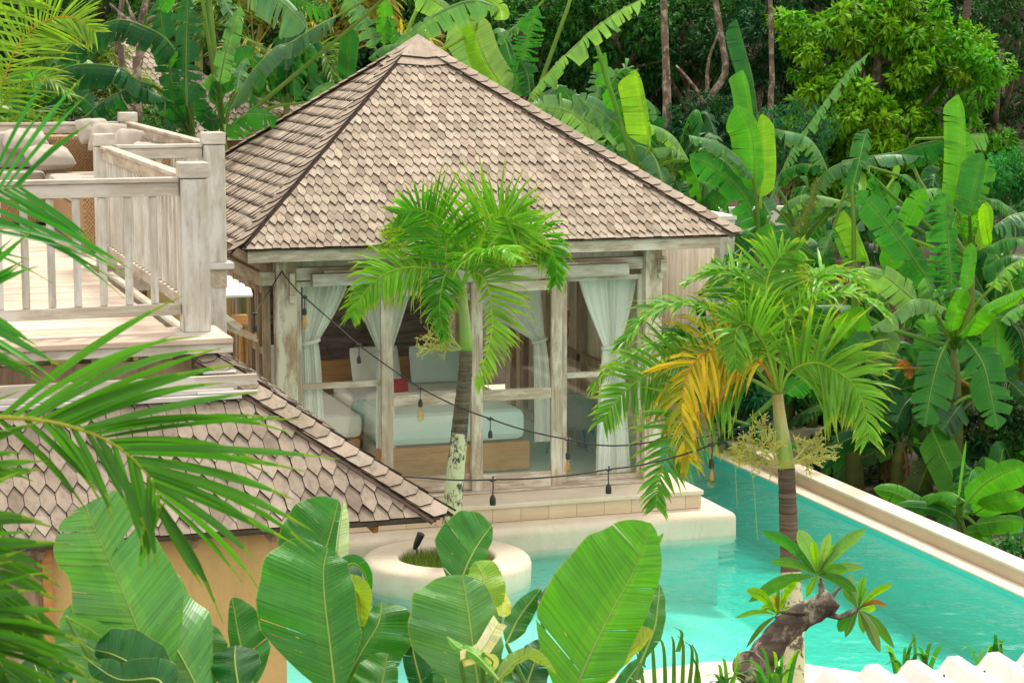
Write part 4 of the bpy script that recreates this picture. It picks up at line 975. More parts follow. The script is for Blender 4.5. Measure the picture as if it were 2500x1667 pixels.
banana('banana plant between the roof edge and the tree trunk with a bright folded leaf', 0, (1560, 450), 29.0, [
 (Q2,2.8,[(2120,1000),(2080,750),(2050,600),(2022,480)],145,25,0,10,.12,YL,(-.2,-.2)),
 (Q2,2.8,[(2010,1010),(1900,880),(1780,760),(1590,650)],100,90,0,24,.25,GY),
 (Q2,2.8,[(2215,1290),(2150,1080),(2050,1000),(1885,1012)],190,120,'u',68,.3,GY),
 (Q2,2.8,[(1835,600),(1828,480),(1815,360)],100,10,0,14,.5,BR,(.2,.2)),
 (Q2,2.8,[(1830,600),(1850,680),(1890,780)],45,60,0,20,.3,BR),
 (Q2,2.8,[(2380,1100),(2300,960),(2220,890),(2120,850)],90,90,'u',60,.4,PL),
 (Q2,2.8,[(1950,1300),(1900,1150),(1830,1050),(1760,980)],70,80,0,35,.7,GY),
 (Q2,2.8,[(2350,1060),(2250,1010),(2130,1020)],60,90,'u',60,.4,PL),
 (Q2,2.8,[(1960,960),(1870,830),(1800,810)],80,80,0,35,.3,BR),
 (Q2,2.8,[(2300,1400),(2200,1230),(2120,1200)],90,90,0,35,.7,GY),
 (Q2,2.8,[(1620,800),(1560,660),(1500,590)],70,60,0,30,.3,MD),
 (Q2,2.8,[(2350,1500),(2330,1330),(2290,1230)],80,80,0,30,.7,DK),
])
banana('banana plant behind the roof apex with one huge leaf arching over the peak', 0, (945, 190), 28.5, [
 (Q2,2.8,[(330,350),(420,270),(520,190),(700,75),(900,5),(1085,50)],26,150,0,40,.5,GY,(-.3,-.6)),
 (Q2,2.8,[(300,300),(300,130),(295,-20)],70,75,0,30,.5,BR),
 (Q2,2.8,[(770,90),(650,10),(520,-40)],100,60,0,25,.2,PL),
 (Q2,2.8,[(40,530),(60,380),(80,190)],75,60,0,15,.05,DK),
 (Q2,2.8,[(240,330),(180,180),(100,60),(40,-10)],90,80,0,30,.6,GY),
 (Q2,2.8,[(380,330),(420,280),(360,220),(330,120)],60,70,0,40,.6,MD),
 (Q2,2.8,[(200,400),(280,330),(400,300),(470,330)],60,60,'u',60,.5,GY),
 (Q2,2.8,[(900,-40),(1000,-10),(1090,60),(1100,140)],60,60,0,30,.2,YL),
], h0=-.95)
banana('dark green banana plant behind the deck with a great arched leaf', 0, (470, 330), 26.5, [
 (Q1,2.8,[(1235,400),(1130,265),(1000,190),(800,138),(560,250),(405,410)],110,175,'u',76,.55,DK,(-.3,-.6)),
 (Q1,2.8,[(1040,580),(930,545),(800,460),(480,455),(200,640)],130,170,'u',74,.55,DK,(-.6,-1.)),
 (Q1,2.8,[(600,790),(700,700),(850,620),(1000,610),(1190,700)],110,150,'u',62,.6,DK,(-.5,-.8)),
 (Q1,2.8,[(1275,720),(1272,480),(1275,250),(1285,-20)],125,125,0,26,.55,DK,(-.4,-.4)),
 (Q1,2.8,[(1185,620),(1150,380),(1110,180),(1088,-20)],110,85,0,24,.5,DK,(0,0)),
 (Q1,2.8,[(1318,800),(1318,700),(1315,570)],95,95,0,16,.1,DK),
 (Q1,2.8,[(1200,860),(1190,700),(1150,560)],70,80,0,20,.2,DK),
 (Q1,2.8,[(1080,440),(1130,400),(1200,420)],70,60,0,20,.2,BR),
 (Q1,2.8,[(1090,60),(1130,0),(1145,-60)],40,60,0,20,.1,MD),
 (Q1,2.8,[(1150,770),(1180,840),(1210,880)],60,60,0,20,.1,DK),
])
banana('grey green banana plant left of the roof hip with long drooping leaves', 0, (545, 330), 27.2, [
 (Q1,2.8,[(1500,570),(1530,420),(1570,250),(1640,40)],75,90,0,40,.4,GY),
 (Q1,2.8,[(2300,115),(2150,190),(1990,290),(1880,330),(1700,520),(1560,770)],90,110,'u',70,.5,(.06,.17,.08),(-.4,-1)),
 (Q1,2.8,[(1700,-160),(1830,-60),(1950,30),(2105,195)],50,190,0,26,.3,GY),
 (Q1,2.8,[(1545,930),(1620,830),(1720,780),(1905,800)],50,110,0,35,.5,MD,(-.8,-1)),
 (Q1,2.8,[(1500,560),(1475,640),(1440,700)],60,60,0,14,0,DK),
 (Q1,2.8,[(1500,800),(1450,820),(1400,780),(1380,700)],70,70,0,20,.1,DK),
 (Q1,2.8,[(2110,700),(2180,620),(2290,570)],30,60,0,30,.4,GY),
 (Q1,2.8,[(1620,620),(1640,500),(1690,400)],40,50,0,30,.4,GY),
 (Q1,2.8,[(2320,540),(2250,450),(2215,370),(2200,250)],0.1,0.1,0,30,.4,GY),
 (Q1,2.8,[(1850,-60),(2000,-20),(2150,50),(2260,60)],60,100,0,30,.85,MD),
 (Q1,2.8,[(1500,-60),(1560,60),(1620,160)],60,60,0,40,.6,GY),
])
# deep undergrowth of further bananas that fill the slope
for i, (px, py, d, s_, lb) in enumerate(((1420,520,31,1,'far shaded banana plant close behind the right roof hip'), (1700,560,30.5,1,'far banana plant filling the gap beside the annex post'), (1800,900,28.5,1,'shaded banana plant behind the annex post and palm'),
        (2030,620,31,1,'back row banana plant under the bright tree'), (2200,820,29.5,1,'back row banana plant behind the drooping leaves'), (2150,1050,28.2,.9,'shaded banana plant behind the right palm fronds'),
        (2430,760,30.5,1,'back row banana plant beneath the tall upright leaf'), (1990,1010,28.4,.8,'low banana plant just behind the outer pool wall and palm trunk'), (2480,1180,26.5,.8,'dark banana plant above the small glossy one'),
        (700,260,30,1,'banana plant hidden behind the areca palms'), (80,330,30,1,'dark banana plant behind the left end of the deck'), (1130,220,31.5,.9,'far banana plant behind the roof peak'), (2300,620,31,1,'back row banana plant left of the tallest leaf'), (1900,760,29,1,'banana plant behind the right palm crown'),
        (2090,960,27.6,.9,'leafy banana plant behind the hanging right palm frond'), (2200,1080,26.8,.75,'low leafy banana plant between the palm frond and the small glossy banana'), (2480,930,27.4,.9,'leafy banana plant at the right edge below the arching leaves'), (2260,960,27.6,.9,'leafy banana plant behind the drooping dark green leaves'), (1640,420,30,.9,'leafy banana plant left of the tall upright leaves'), (2420,1240,25.6,.6,'low banana plant at the right edge behind the small glossy one'), (1440,330,30.5,.9,'leafy banana plant rising beside the right roof hip'))):
    L = []
    for k in range(11):
        a = rnd(-2.6, -.5) if k < 6 else rnd(-3.5, .3); ln = rnd(150, 250)*s_; ex, ey = math.cos(a)*ln, math.sin(a)*ln
        dr = rnd(20, 120); L.append(((0,0),1,[(px+ex*.12,py+ey*.12),(px+ex*.45,py+ey*.6),(px+ex*.8,py+ey*.85+dr*.2),(px+ex*1.1,py+ey*.8+dr)],rnd(30,42),rnd(30,42),random.choice([0,'u','u',20,-25]),rnd(25,60),rnd(.2,.8),jit(random.choice([DK,MD,MD,BR,GY]),.25),(0,rnd(-.8,.9))))
    for k in range(2): x_ = px+rnd(-45,45); L.append(((0,0),1,[(px,py+15),(px+(x_-px)*.6,py+25),(x_,py+70),(x_+rnd(-8,8),py+rnd(120,170))],rnd(10,18),rnd(10,18),rnd(-40,40),60,.9,jit((.17,.105,.05),.25),(0,rnd(-.3,.2))))
    banana(lb, rnd(-.2,.2), (px, py), d, L)
# ================================================================ PALM FRONDS
def frond(b, path, n, ll, col, mode='u', fwd=.55, up=.35, droop=.6, tipcol=None, wid=.02255, ribr=.012, start=.16, sides=(1, -1), jl=.28, flat=0, ribcol=None, l0=.55, segs=4, dens=1.15, inner=1, col2=None):
    pts = catmull(path, 48); N = len(pts); n = int(n*dens); ll = ll*1.15
    T = [(pts[min(i+1,N-1)]-pts[max(i-1,0)]).normalized() for i in range(N)]
    tc = tipcol or (.36,.42,.04)
    for sgn in sides:
        for k in range(n if sgn > 0 or inner == 1 else int(n*.5)):
            t = start + (1-start)*(k+rnd(-.25,.25))/(n if sgn > 0 or inner == 1 else int(n*.5)); t = min(.995, max(start*.8, t)); x = t*(N-1); i = int(x); p = pts[i].lerp(pts[min(i+1,N-1)], x-i); tg = T[i]
            if mode == 'u':
                s = tg.cross(Zv); s = s.normalized() if s.length > .2 else RT.copy()
            else:
                s = tg.cross(FW).normalized(); s = Matrix.Rotation(R(mode), 3, tg) @ s
            u_ = s.cross(tg).normalized()
            if mode == 'u' and u_.z < 0: u_ = -u_
            if mode != 'u' and u_.dot(FW) > 0: u_ = -u_
            u0 = (t-start)/(1-start)
            L = ll*(l0+(1-l0)*math.sin(math.pi*min(1, u0*1.15+.18))**.8)*(1-.45*max(0, u0-.7)/.3)*rnd(1-jl, 1+jl*.6)*(inner if sgn < 0 else 1)
            f = fwd + .9*max(0, u0-.45); d = (s*sgn + tg*(f+rnd(-.2,.25)) + u_*(up+rnd(-.25,.3))).normalized(); g = droop*rnd(.35, 1.8)
            side = d.cross(u_ if abs(d.dot(u_)) < .9 else Zv).normalized()
            side = (side + u_*rnd(-.9,.9)).normalized()
            c = jit(col if (col2 is None or random.random() > .45*u0+.1) else col2, .26); q = p.copy(); rows = []; w0 = wid*rnd(.85, 1.15)
            for j in range(segs+1):
                v = j/segs; w_ = w0*(0.55+.75*math.sin(math.pi*min(1, v*.85+.12)))*(1 if v < .7 else max(.06, (1-v)/.3))
                rows.append((q.copy(), side*w_*.5, v)); d = (d - Zv*(g*.34*(.35+v))).normalized(); q = q + d*(L/segs)
                side = (side - d*side.dot(d)).normalized()
            for j in range(segs):
                (q0, s0, v0), (q1, s1, v1) = rows[j], rows[j+1]; cc = c if v0 < .7 else tuple(c[m_]*.45+tc[m_]*.55 for m_ in range(3))
                nn = d.cross(side)*w0*.16
                b.face([q0-s0, q0+nn*1, q1+nn*1, q1-s1], 0, cc); b.face([q0+nn*1, q0+s0, q1+s1, q1+nn*1], 0, tuple(m_*.93 for m_ in cc))
    rc = ribcol or (col[0]*1.2+.14, col[1]*1.0+.14, col[2]+.03)
    b.tube(pts[::3]+[pts[-1]], [ribr*(1.25-1.1*i/16) for i in range(17)], 6, 0, rc, cap=False)
def cpal(org, sc, pts, d0, d1): return px3(pts, d0, d1, org, sc)
def inflorescence(name, p, dirs, L, parent, n=16):
    b = MB(); c = (.50,.50,.20)
    for dr in dirs:
        dr = Vector(dr).normalized(); m_ = p + dr*L*.45; b.tube([p, p.lerp(m_, .5)+Vector((0,0,-.01)), m_, p+dr*L*.95], [.014,.011,.008,.004], 6, 0, c)
        for i in range(n):
            t = rnd(.25, 1); o = p+dr*L*.95*t; e = (dr*.7+Vector((rnd(-1,1), rnd(-1,1), rnd(-.7,.9)))).normalized(); ln = L*rnd(.25,.45)*(1.15-.5*t); k = o+e*ln*.5+Vector((0,0,-.01)); z = k+(e+Vector((0,0,rnd(-.3,.3)))).normalized()*ln*.5
            b.tube([o, k, z], [.005,.004,.0025], 4, 0, c, cap=False)
            for j in range(7):
                o2 = o.lerp(k, j/7) if j < 3 else k.lerp(z, (j-3)/4); e2 = (e+Vector((rnd(-1,1), rnd(-1,1), rnd(-1,1)))*.9).normalized(); z2 = o2+e2*rnd(.03,.07); b.tube([o2, z2], [.0032,.002], 3, 0, c, cap=False)
                for m in range(2):
                    q = o2.lerp(z2, rnd(.3,1)); s_ = .007; b.face([q+Vector((s_,0,0)), q+Vector((0,0,s_)), q-Vector((s_,0,0)), q-Vector((0,0,s_))], 0, (.48,.52,.17))
    return b.build(name, M['leaf'], parent)
def trunk(b, path, rad, cols=None, seg=16):
    pts = catmull(path, 40); r = []
    for i in range(40):
        t = i/39; r.append(rad[0]+(rad[1]-rad[0])*t + (.004 if i % 2 else 0))
    b.tube(pts, r, seg, 0, [cols(i/39) for i in range(40)] if cols else None, rn=.012)
# palm 1 in the round planter
d1 = 21.1; Q6 = (780, 360); Q6s = 2.613
cr1 = P(1128, 700, d1)
p1 = thing('palm_tree', (RC.x, RC.y, -.3), 'green feather palm with lichened trunk growing from the round planter', 'palm')
b = MB(); trunk(b, [P(1100,1345,21.2), P(1108,1200,21.15), P(1122,1050,21.1), P(1134,930,21.1), P(1138,855,21.1)], (.098, .058), lambda t: (1,1,1) if t < .48 else (.06,.06,.05)); b.build('trunk', M['palmbark'], p1, smooth=True)
b = MB(); b.tube(catmull([P(1138,857,21.1), P(1136,800,21.1), P(1130,740,21.1), P(1126,697,21.1)], 10), [.062,.062,.060,.057,.055,.052,.05,.048,.046,.044], 16, 0, [(.22,.36,.05),(.22,.38,.07),(.24,.38,.09),(.26,.38,.11),(.28,.38,.13),(.28,.38,.13),(.26,.36,.12),(.25,.33,.10),(.24,.30,.08),(.2,.26,.06)]); b.build('crownshaft', M['shaft'], p1, smooth=True)
G1, G2, G3 = (.07,.28,.015), (.13,.36,.02), (.22,.42,.05)
for pts, da, dt, n, ll, col, kw in (
  ([(880,880),(760,790),(640,765),(500,775),(370,840),(270,950),(200,1090)], 0,-.35, 50, .40, G2, dict(mode=25, droop=.9, up=.1)),
  ([(880,850),(840,700),(790,560),(720,460),(620,400),(500,430)], 0,-.2, 44, .50, G1, dict(mode=0, droop=.3, up=.1)),
  ([(920,850),(960,740),(1010,620),(1080,510),(1160,440),(1270,480),(1350,600)], 0,-.2, 48, .60, G2, dict(mode=0, droop=.3, up=.1)),
  ([(930,840),(1020,720),(1120,610),(1240,550),(1380,540),(1470,630),(1512,760),(1505,880)], .1,.1, 50, .36, G1, dict(mode=15, droop=.7, up=.1)),
  ([(915,870),(960,815),(1020,810),(1070,880),(1100,1050),(1095,1200),(1055,1350),(985,1520)], -.1,-.4, 52, .44, G3, dict(mode=0, inner=.3, droop=.45, up=.15, wid=.0225, l0=.5)),
  ([(890,870),(840,800),(800,820),(775,930),(765,1050),(800,1230)], -.05,-.5, 36, .30, G1, dict(mode=20, droop=.5, up=.1)),
  ([(870,850),(780,690),(650,610),(500,600),(330,640)], .1,.7, 40, .36, (.05,.19,.02), dict(mode='u', droop=.8, up=.3)),
  ([(920,840),(1000,650),(1100,480),(1210,400),(1330,390)], .1,.7, 44, .42, G1, dict(mode=0, droop=.5, up=.1)),
  ([(900,860),(820,700),(700,560),(560,500),(440,560)], .1,.2, 42, .36, G2, dict(mode=30, droop=.7, up=.1)),
  ([(910,860),(960,740),(1050,660),(1180,640),(1260,720)], -.1,-.9, 40, .34, G2, dict(mode='u', droop=.9, up=.1)),
):
    b = MB(); pp = cpal(Q6, Q6s, pts, d1+da, d1+dt); pp[0] = cr1.copy(); frond(b, pp, n, ll, col, **kw); b.build('frond', M['leaf'], p1)
inflorescence('flower_cluster', P(1125,852,21.0), [(-.85,-.2,.35), (-.6,-.3,.75), (-.9,-.1,.05)], .42, p1)
b = MB()
for (x, y0, y1) in ((1012,640,760),(1030,640,790),(1092,590,660),(1050,640,700)): b.tube([P(x,y0,20.7), P(x-4,(y0+y1)/2,20.7), P(x-2,y1,20.7)], .0025, 4, 0, (.4,.42,.1))
b.build('hanging_fibre', M['leaf'], p1)
# palm 2 standing at the near edge of the pool
d2 = 17.0; cr2 = P(1901, 965, d2); bz = P(1938, 1690, d2-.1)
p2 = thing('palm_tree', (bz.x, bz.y, -.95), 'feather palm with one orange brown frond at the near edge of the pool', 'palm')
b = MB(); trunk(b, [Vector((bz.x, bz.y, -.95)), P(1936,1600,d2-.1), P(1933,1450,d2-.05), P(1926,1300,d2), P(1920,1143,d2)], (.096, .064), lambda t: (1,1,1) if t < .58 else (.0,.0,.0)); b.build('trunk', M['palmbark'], p2, smooth=True)
b = MB(); b.tube(catmull([P(1920,1145,d2), P(1912,1080,d2), P(1904,1020,d2), P(1898,962,d2)], 10), [.067,.066,.063,.06,.056,.052,.05,.047,.045,.042], 16, 0, [(.30,.36,.06),(.24,.36,.07),(.24,.36,.08),(.30,.38,.12),(.34,.38,.14),(.36,.38,.15),(.36,.35,.13),(.34,.30,.1),(.30,.24,.08),(.25,.18,.06)]); b.build('crownshaft', M['shaft'], p2, smooth=True)
S0 = ((0,0),1)
OR = (.62,.48,.03)
for pts, da, dt, n, ll, col, kw in (
  ([(1893,950),(1876,866),(1853,818),(1820,791),(1799,805),(1794,842),(1797,900)], -.05,-.5, 44, .34, (.12,.32,.03), dict(mode=0, droop=.8, up=.15)),
  ([(1903,940),(1912,853),(1935,777),(1981,736),(2040,723),(2110,730),(2160,770)], 0,-.1, 48, .42, (.12,.33,.03), dict(mode='u', droop=.8, up=.5)),
  ([(1905,950),(1925,912),(1955,892),(1993,885),(2027,897),(2075,930),(2110,990),(2120,1080)], -.1,-.5, 50, .50, (.13,.32,.03), dict(mode=0, droop=.55, up=.15, wid=.0225)),
  ([(1896,950),(1865,895),(1810,858),(1750,852),(1695,885),(1665,960),(1668,1060),(1685,1130)], .05,-.5, 52, .50, OR, dict(mode=35, droop=1.3, up=.05, tipcol=(.34,.13,.03), dens=1.3, col2=(.30,.36,.03), sides=(1,-1), wid=.0215, ribcol=(.55,.28,.05))),
  ([(1896,960),(1830,925),(1760,945),(1690,1010),(1640,1085),(1610,1170),(1600,1240)], 0,-.5, 50, .40, (.09,.27,.03), dict(mode=10, droop=.5, up=.1, wid=.018)),
  ([(1895,940),(1850,850),(1770,775),(1680,745),(1590,765),(1520,840)], .1,-.1, 50, .42, (.09,.29,.025), dict(mode='u', droop=.7, up=.35)),
  ([(1898,930),(1870,800),(1830,700),(1760,665),(1680,690)], .1,.4, 44, .40, (.10,.31,.03), dict(mode='u', droop=.7, up=.5)),
  ([(1903,930),(1930,800),(1980,690),(2050,670),(2120,700)], .1,.5, 44, .36, (.13,.35,.03), dict(mode='u', droop=.8, up=.5)),
  ([(1893,955),(1810,915),(1700,890),(1600,905),(1520,960),(1470,1030)], 0,-.3, 52, .42, (.10,.28,.03), dict(mode=5, droop=.6, up=.1, wid=.018)),
  ([(1899,930),(1880,790),(1870,700),(1900,630),(1950,610)], .1,.3, 40, .36, (.11,.32,.03), dict(mode=0, droop=.6, up=.2)),
  ([(1898,940),(1870,860),(1830,790),(1790,700),(1740,660)], .1,.8, 40, .40, (.07,.24,.03), dict(mode=0, droop=.5, up=.2)),
  ([(1894,955),(1840,900),(1740,850),(1620,840),(1510,880),(1450,940)], .15,.2, 50, .40, (.12,.30,.03), dict(mode='u', droop=.9, up=.2)),
):
    b = MB(); pp = px3(pts, d2+da, d2+dt); pp[0] = cr2.copy(); frond(b, pp, n, ll, col, **kw); o = b.build('frond', M['leaf'], p2)
    if col == OR: o['label'] = 'withered orange brown frond hanging to the left'
inflorescence('flower_cluster', P(1900,1130,d2-.05), [(-.8,-.3,.6), (-.5,-.2,.9), (-.9,-.1,.3), (-.7,.2,.15)], .42, p2, 20)
inflorescence('flower_cluster', P(1930,1130,d2-.05), [(.8,-.2,.35), (.6,-.2,.7), (.9,0,.1)], .34, p2, 14)
b = MB()
for (x, y0, x1, y1) in ((1782,1000,1800,1240),(1828,1090,1850,1320),(1838,1000,1830,1140),(1700,990,1708,1110)): b.tube([P(x,y0,16.6), P((x+x1)/2+3,(y0+y1)/2,16.6), P(x1,y1,16.6)], .0022, 4, 0, (.42,.45,.06))
b.build('hanging_fibre', M['leaf'], p2)
# coconut style palms top left and behind the roof
tl = thing('palm_tree', P(-60, 600, 22.5)*1, 'yellow green feather palm reaching in at the top left corner', 'palm'); tl.location.z = -.95; OFF[tl] = Vector(tl.location)
b = MB(); q = P(-120, 420, 22.5); b.tube([Vector((q.x,q.y,-.95)), q], [.12,.08], 12); b.build('trunk', M['palmbark'], tl)
for pts, n, ll, col, kw in (
  ([(-120,420),(-60,300),(0,214),(46,107),(118,48),(186,45),(235,80)], 60, .58, (.17,.34,.03), dict(mode=0, droop=.25, up=.1, wid=.02, dens=1., ribcol=(.55,.34,.04), fwd=.7)),
  ([(-120,420),(-100,200),(-40,60),(40,-30),(90,-60)], 44, .6, (.20,.38,.03), dict(mode=0, droop=.3, up=.1, wid=.024, dens=1.)),
  ([(-120,420),(-30,330),(60,280),(150,300)], 34, .5, (.15,.30,.04), dict(mode='u', droop=.6, up=.2, wid=.016, dens=1.)),
  ([(-110,400),(20,240),(100,190),(170,230)], 34, .45, (.13,.26,.04), dict(mode='u', droop=.6, up=.2, wid=.016, dens=1.))):
    b = MB(); frond(b, px3(pts, 22.5, 22.2), n, ll, col, **kw); b.build('frond', M['leaf'], tl)
for k, (cx_, cy_, d, lb, cl) in enumerate(((690,250,31,'yellowish areca palm behind the left roof hip',(.22,.26,.04)), (620,120,33,'areca palm with dry drooping fronds high behind the roof',(.24,.22,.06)), (870,120,33,'yellow tinged areca palm left of the roof peak',(.30,.28,.05)), (180,250,31,'areca palm behind the arched banana leaf',(.17,.26,.05)), (520,60,34,'green areca palm in front of the far bushes',(.16,.32,.04)))):
    q = P(cx_, cy_, d); t = thing('areca_palm', (q.x, q.y, -.95), lb, 'palm', 'areca palms behind the roofs')
    b = MB()
    for s_ in range(3): e = q+Vector((rnd(-.3,.3), rnd(-.3,.3), rnd(-.5,0))); b.tube([Vector((e.x, e.y, -.95)), e], [.05,.035], 8, 0, (.3,.3,.1))
    b.build('stem', M['shaft'], t)
    for s_ in range(11):
        a = rnd(-3.0, -.15); ln = rnd(120, 210); ex, ey = math.cos(a)*ln, math.sin(a)*ln
        pts = [(cx_, cy_), (cx_+ex*.45, cy_+ey*.65), (cx_+ex*.85, cy_+ey*.85), (cx_+ex*1.15, cy_+ey*.6+40)]
        b = MB(); frond(b, px3(pts, d, d+rnd(-.8,.8)), 34, .5, jit(cl if rnd(0,1) < .65 else (.09,.2,.03), .2), mode='u', droop=.9, up=.3, wid=.03, segs=3, tipcol=(.45,.33,.06)); b.build('frond', M['leaf'], t)
# near palm whose fronds cross the left foreground
np_ = thing('foreground_palm', (-1.6, 4.6, -.95), 'blurred green palm fronds sweeping in from the left close to the camera', 'palm')
b = MB(); b.tube([(-1.6,4.6,-.95), (-1.55,4.6,1.5), (-1.5,4.6,3.3)], [.12,.1,.08], 12); b.build('trunk', M['palmbark'], np_)
for pts, dd, n, ll, col, kw in (
  ([(-420,760),(-260,600),(-120,510),(-20,468),(60,456)], (4.4,4.6), 14, .30, (.04,.24,.03), dict(mode=0, droop=.12, up=.05, wid=.0085, fwd=.9, l0=.9, start=.3)),
  ([(-420,1060),(-200,1030),(0,1018),(111,1027),(200,1049),(280,1085),(345,1140),(385,1201),(394,1270)], (4.4,4.6), 28, .36, (.06,.22,.025), dict(mode=0, droop=.22, up=.1, wid=.014, inner=.6, fwd=1.2, l0=.9, start=.25, ribcol=(.5,.5,.08))),
  ([(-500,1000),(-330,830),(-180,760),(-60,740)], (4.3,4.4), 14, .26, (.05,.24,.03), dict(mode=0, droop=.15, up=.1, wid=.010, fwd=1.2, l0=.8, start=.3)),
  ([(-500,1420),(-360,1340),(-230,1310),(-110,1350),(-20,1440),(30,1560)], (4.0,4.1), 30, .21, (.05,.17,.02), dict(mode=20, droop=.3, up=.2, wid=.014, fwd=.9, l0=.8, start=.2)),
  ([(-520,1700),(-340,1570),(-200,1510),(-80,1540),(10,1630),(60,1760)], (3.9,4.0), 32, .22, (.05,.17,.02), dict(mode=20, droop=.3, up=.2, wid=.015, fwd=.9, l0=.8, start=.2)),
  ([(-500,1250),(-330,1180),(-200,1150),(-60,1180)], (4.2,4.3), 26, .22, (.08,.24,.03), dict(mode=0, droop=.35, up=.1, wid=.014, fwd=1.1, l0=.8, start=.2)),
):
    b = MB(); pp = px3(pts, dd[0], dd[1]); frond(b, pp, n, ll, col, segs=6, jl=.25, ribr=.006, dens=1., tipcol=(.26,.36,.04), **kw)
    b.tube([Vector((-1.5,4.6,3.3)), pp[0]], [.02,.01], 6, 0, (.2,.3,.05)); b.build('frond', M['leaf'], np_)
# ================================================================ FOREGROUND BROAD LEAVED PLANTS
r2 = ((0,1160), 2.6133); r3 = ((600,1150), 2.138); r4 = ((1650,1150), 2.767)
def canna(label, base, d, leaves):
    q = P(base[0], base[1], d); t = thing('canna_plant', (q.x, q.y, -.95), label, 'broad leaved plant', 'broad leaved plants in the foreground')
    b = MB(); b.tube([(q.x, q.y, -.95), (q.x+.02, q.y, 1.2), tuple(P(base[0], base[1]-20, d))], [.05,.04,.02], 8, 0, (.12,.25,.05)); b.build('stem', M['leaf'], t, smooth=True)
    for (fr, pts, wl, wr, mode, droop, torn, col, sh, prof) in leaves:
        org, sc = fr; dd = d+sh; path = px3(pts, dd, dd+.15, org, sc); k = dd/5300./sc
        b = MB(); blade(b, path, wl*k*1.12, wr*k*1.12, mode, droop, max(torn, .05), col, prof=prof, nt=34, sweep=.55, rib=.0045, grav=.15, wav=.35, midcol=(.32,.46,.12))
        b.tube(catmull([Vector((q.x,q.y,path[0].z-.5)), path[0].lerp(Vector((q.x,q.y,path[0].z-.5)), .4), path[0]], 6), [.012,.011,.010,.009,.008,.006], 6, 0, (.14,.3,.06), cap=False)
        b.build('leaf', M['canna'], t, smooth=True)
CP1, CG, CB, CD = (.085,.27,.07), (.035,.20,.025), (.08,.34,.01), (.012,.11,.02)
canna('broad leaved plant at the left with a huge pale torn leaf before the yellow wall', (380,1760), 6.6, [
 (r2,[(700,1500),(640,1150),(560,950),(450,820)],260,260,10,20,.08,CP1,.12,'canna'),
 (r2,[(1250,1550),(1230,1300),(1300,1100),(1370,960)],200,170,10,16,.06,(.05,.22,.05),.2,'canna'),
 (r2,[(300,1550),(250,1300),(200,1150)],200,200,10,20,.0,CD,.1,'canna'),
 (r2,[(1020,1400),(930,1120),(850,900),(720,590),(590,310),(545,190)],400,330,-12,14,.12,CP1,0,'canna'),
 (r2,[(1330,1500),(1150,1150),(980,900),(830,700),(600,560)],330,330,30,20,.05,CP1,.1,'canna'),
 (r2,[(1150,1500),(900,1250),(740,1150),(600,1110)],120,200,10,20,.05,CD,-.2,'canna'),
 (r2,[(930,1000),(820,700),(760,480),(620,115)],60,110,40,30,.1,CG,.15,'canna'),
 (r2,[(900,900),(910,650),(930,400)],110,70,10,14,.15,CG,.2,'canna'),
 (r2,[(420,900),(600,1000),(800,1150),(1000,1400)],70,90,30,20,.05,CP1,-.1,'canna'),
 (r2,[(1050,1400),(1000,1300),(760,1300),(560,1180)],130,130,10,20,.1,CD,-.3,'canna')])
canna('broad leaved plant at centre left with a deep green yellow streaked leaf', (830,1760), 6.8, [
 (r3,[(640,1300),(700,1150),(740,950)],150,90,5,14,.05,(.05,.22,.03),-.1,'canna'),
 (r3,[(470,1180),(445,950),(415,700),(405,520),(428,398)],330,160,8,14,.0,CG,-.2,'canna'),
 (r3,[(300,720),(380,520),(440,330),(485,150)],240,60,10,12,.0,CG,.25,'canna'),
 (r3,[(470,640),(480,400),(510,150)],10,55,0,10,.0,(.45,.58,.35),.2,'canna'),
 (r3,[(490,1150),(600,950),(690,800),(712,680)],90,190,0,14,.0,CG,.1,'canna'),
 (r3,[(460,620),(500,520),(560,480),(620,530),(650,650)],45,50,40,30,.0,MD,.1,'canna'),
 (r3,[(480,720),(530,620),(590,650),(600,830)],70,70,30,30,.0,(.22,.36,.03),.05,'canna'),
 (r2,[(1530,1400),(1500,1200),(1500,1085)],150,150,5,14,.0,CD,-.1,'canna'),
 (r2,[(1620,1350),(1540,1100),(1480,780)],70,170,5,14,.0,CG,.05,'canna')])
canna('broad leaved plant in the middle with a pale speckled leaf and a torn cream flap', (1180,1760), 6.9, [
 (r3,[(1350,1250),(1330,1120),(1380,1000)],130,130,5,14,.0,CG,.2,'canna'),
 (r3,[(1080,1300),(1060,1150),(1010,1000)],130,100,5,14,.0,CG,.15,'canna'),
 (r3,[(1225,1200),(1190,950),(1160,720),(1130,540)],300,150,5,14,.0,CP1,-.2,'canna'),
 (r3,[(1180,800),(1230,700),(1240,560),(1200,470)],100,110,5,14,.05,(.17,.35,.03),0,'canna'),
 (r3,[(1100,640),(1160,480),(1220,370),(1285,282)],190,70,10,12,.0,CG,.25,'canna'),
 (r3,[(960,1250),(900,1050),(870,900),(880,715)],60,70,5,14,.0,CD,.05,'canna'),
 (r3,[(1320,1090),(1200,960),(1110,920),(1050,862)],26,34,30,20,.0,LM,-.4,'canna'),
 (r3,[(1290,1120),(1400,1000),(1500,970),(1620,1060)],50,60,40,30,.1,(.22,.36,.08),-.3,'canna'),
 (r3,[(1330,760),(1340,700),(1320,620)],30,45,0,14,.0,(.40,.45,.03),0,'canna'),
 (r3,[(1240,1120),(1290,950),(1330,860)],60,60,20,20,.0,CG,-.1,'canna'),
 (r3,[(1120,985),(1230,930),(1320,790)],40,45,10,14,.0,(.62,.62,.42),-.35,'flat'),
 (r3,[(1240,950),(1290,1000),(1230,1060)],30,25,10,14,.0,(.50,.55,.30),-.35,'canna')])
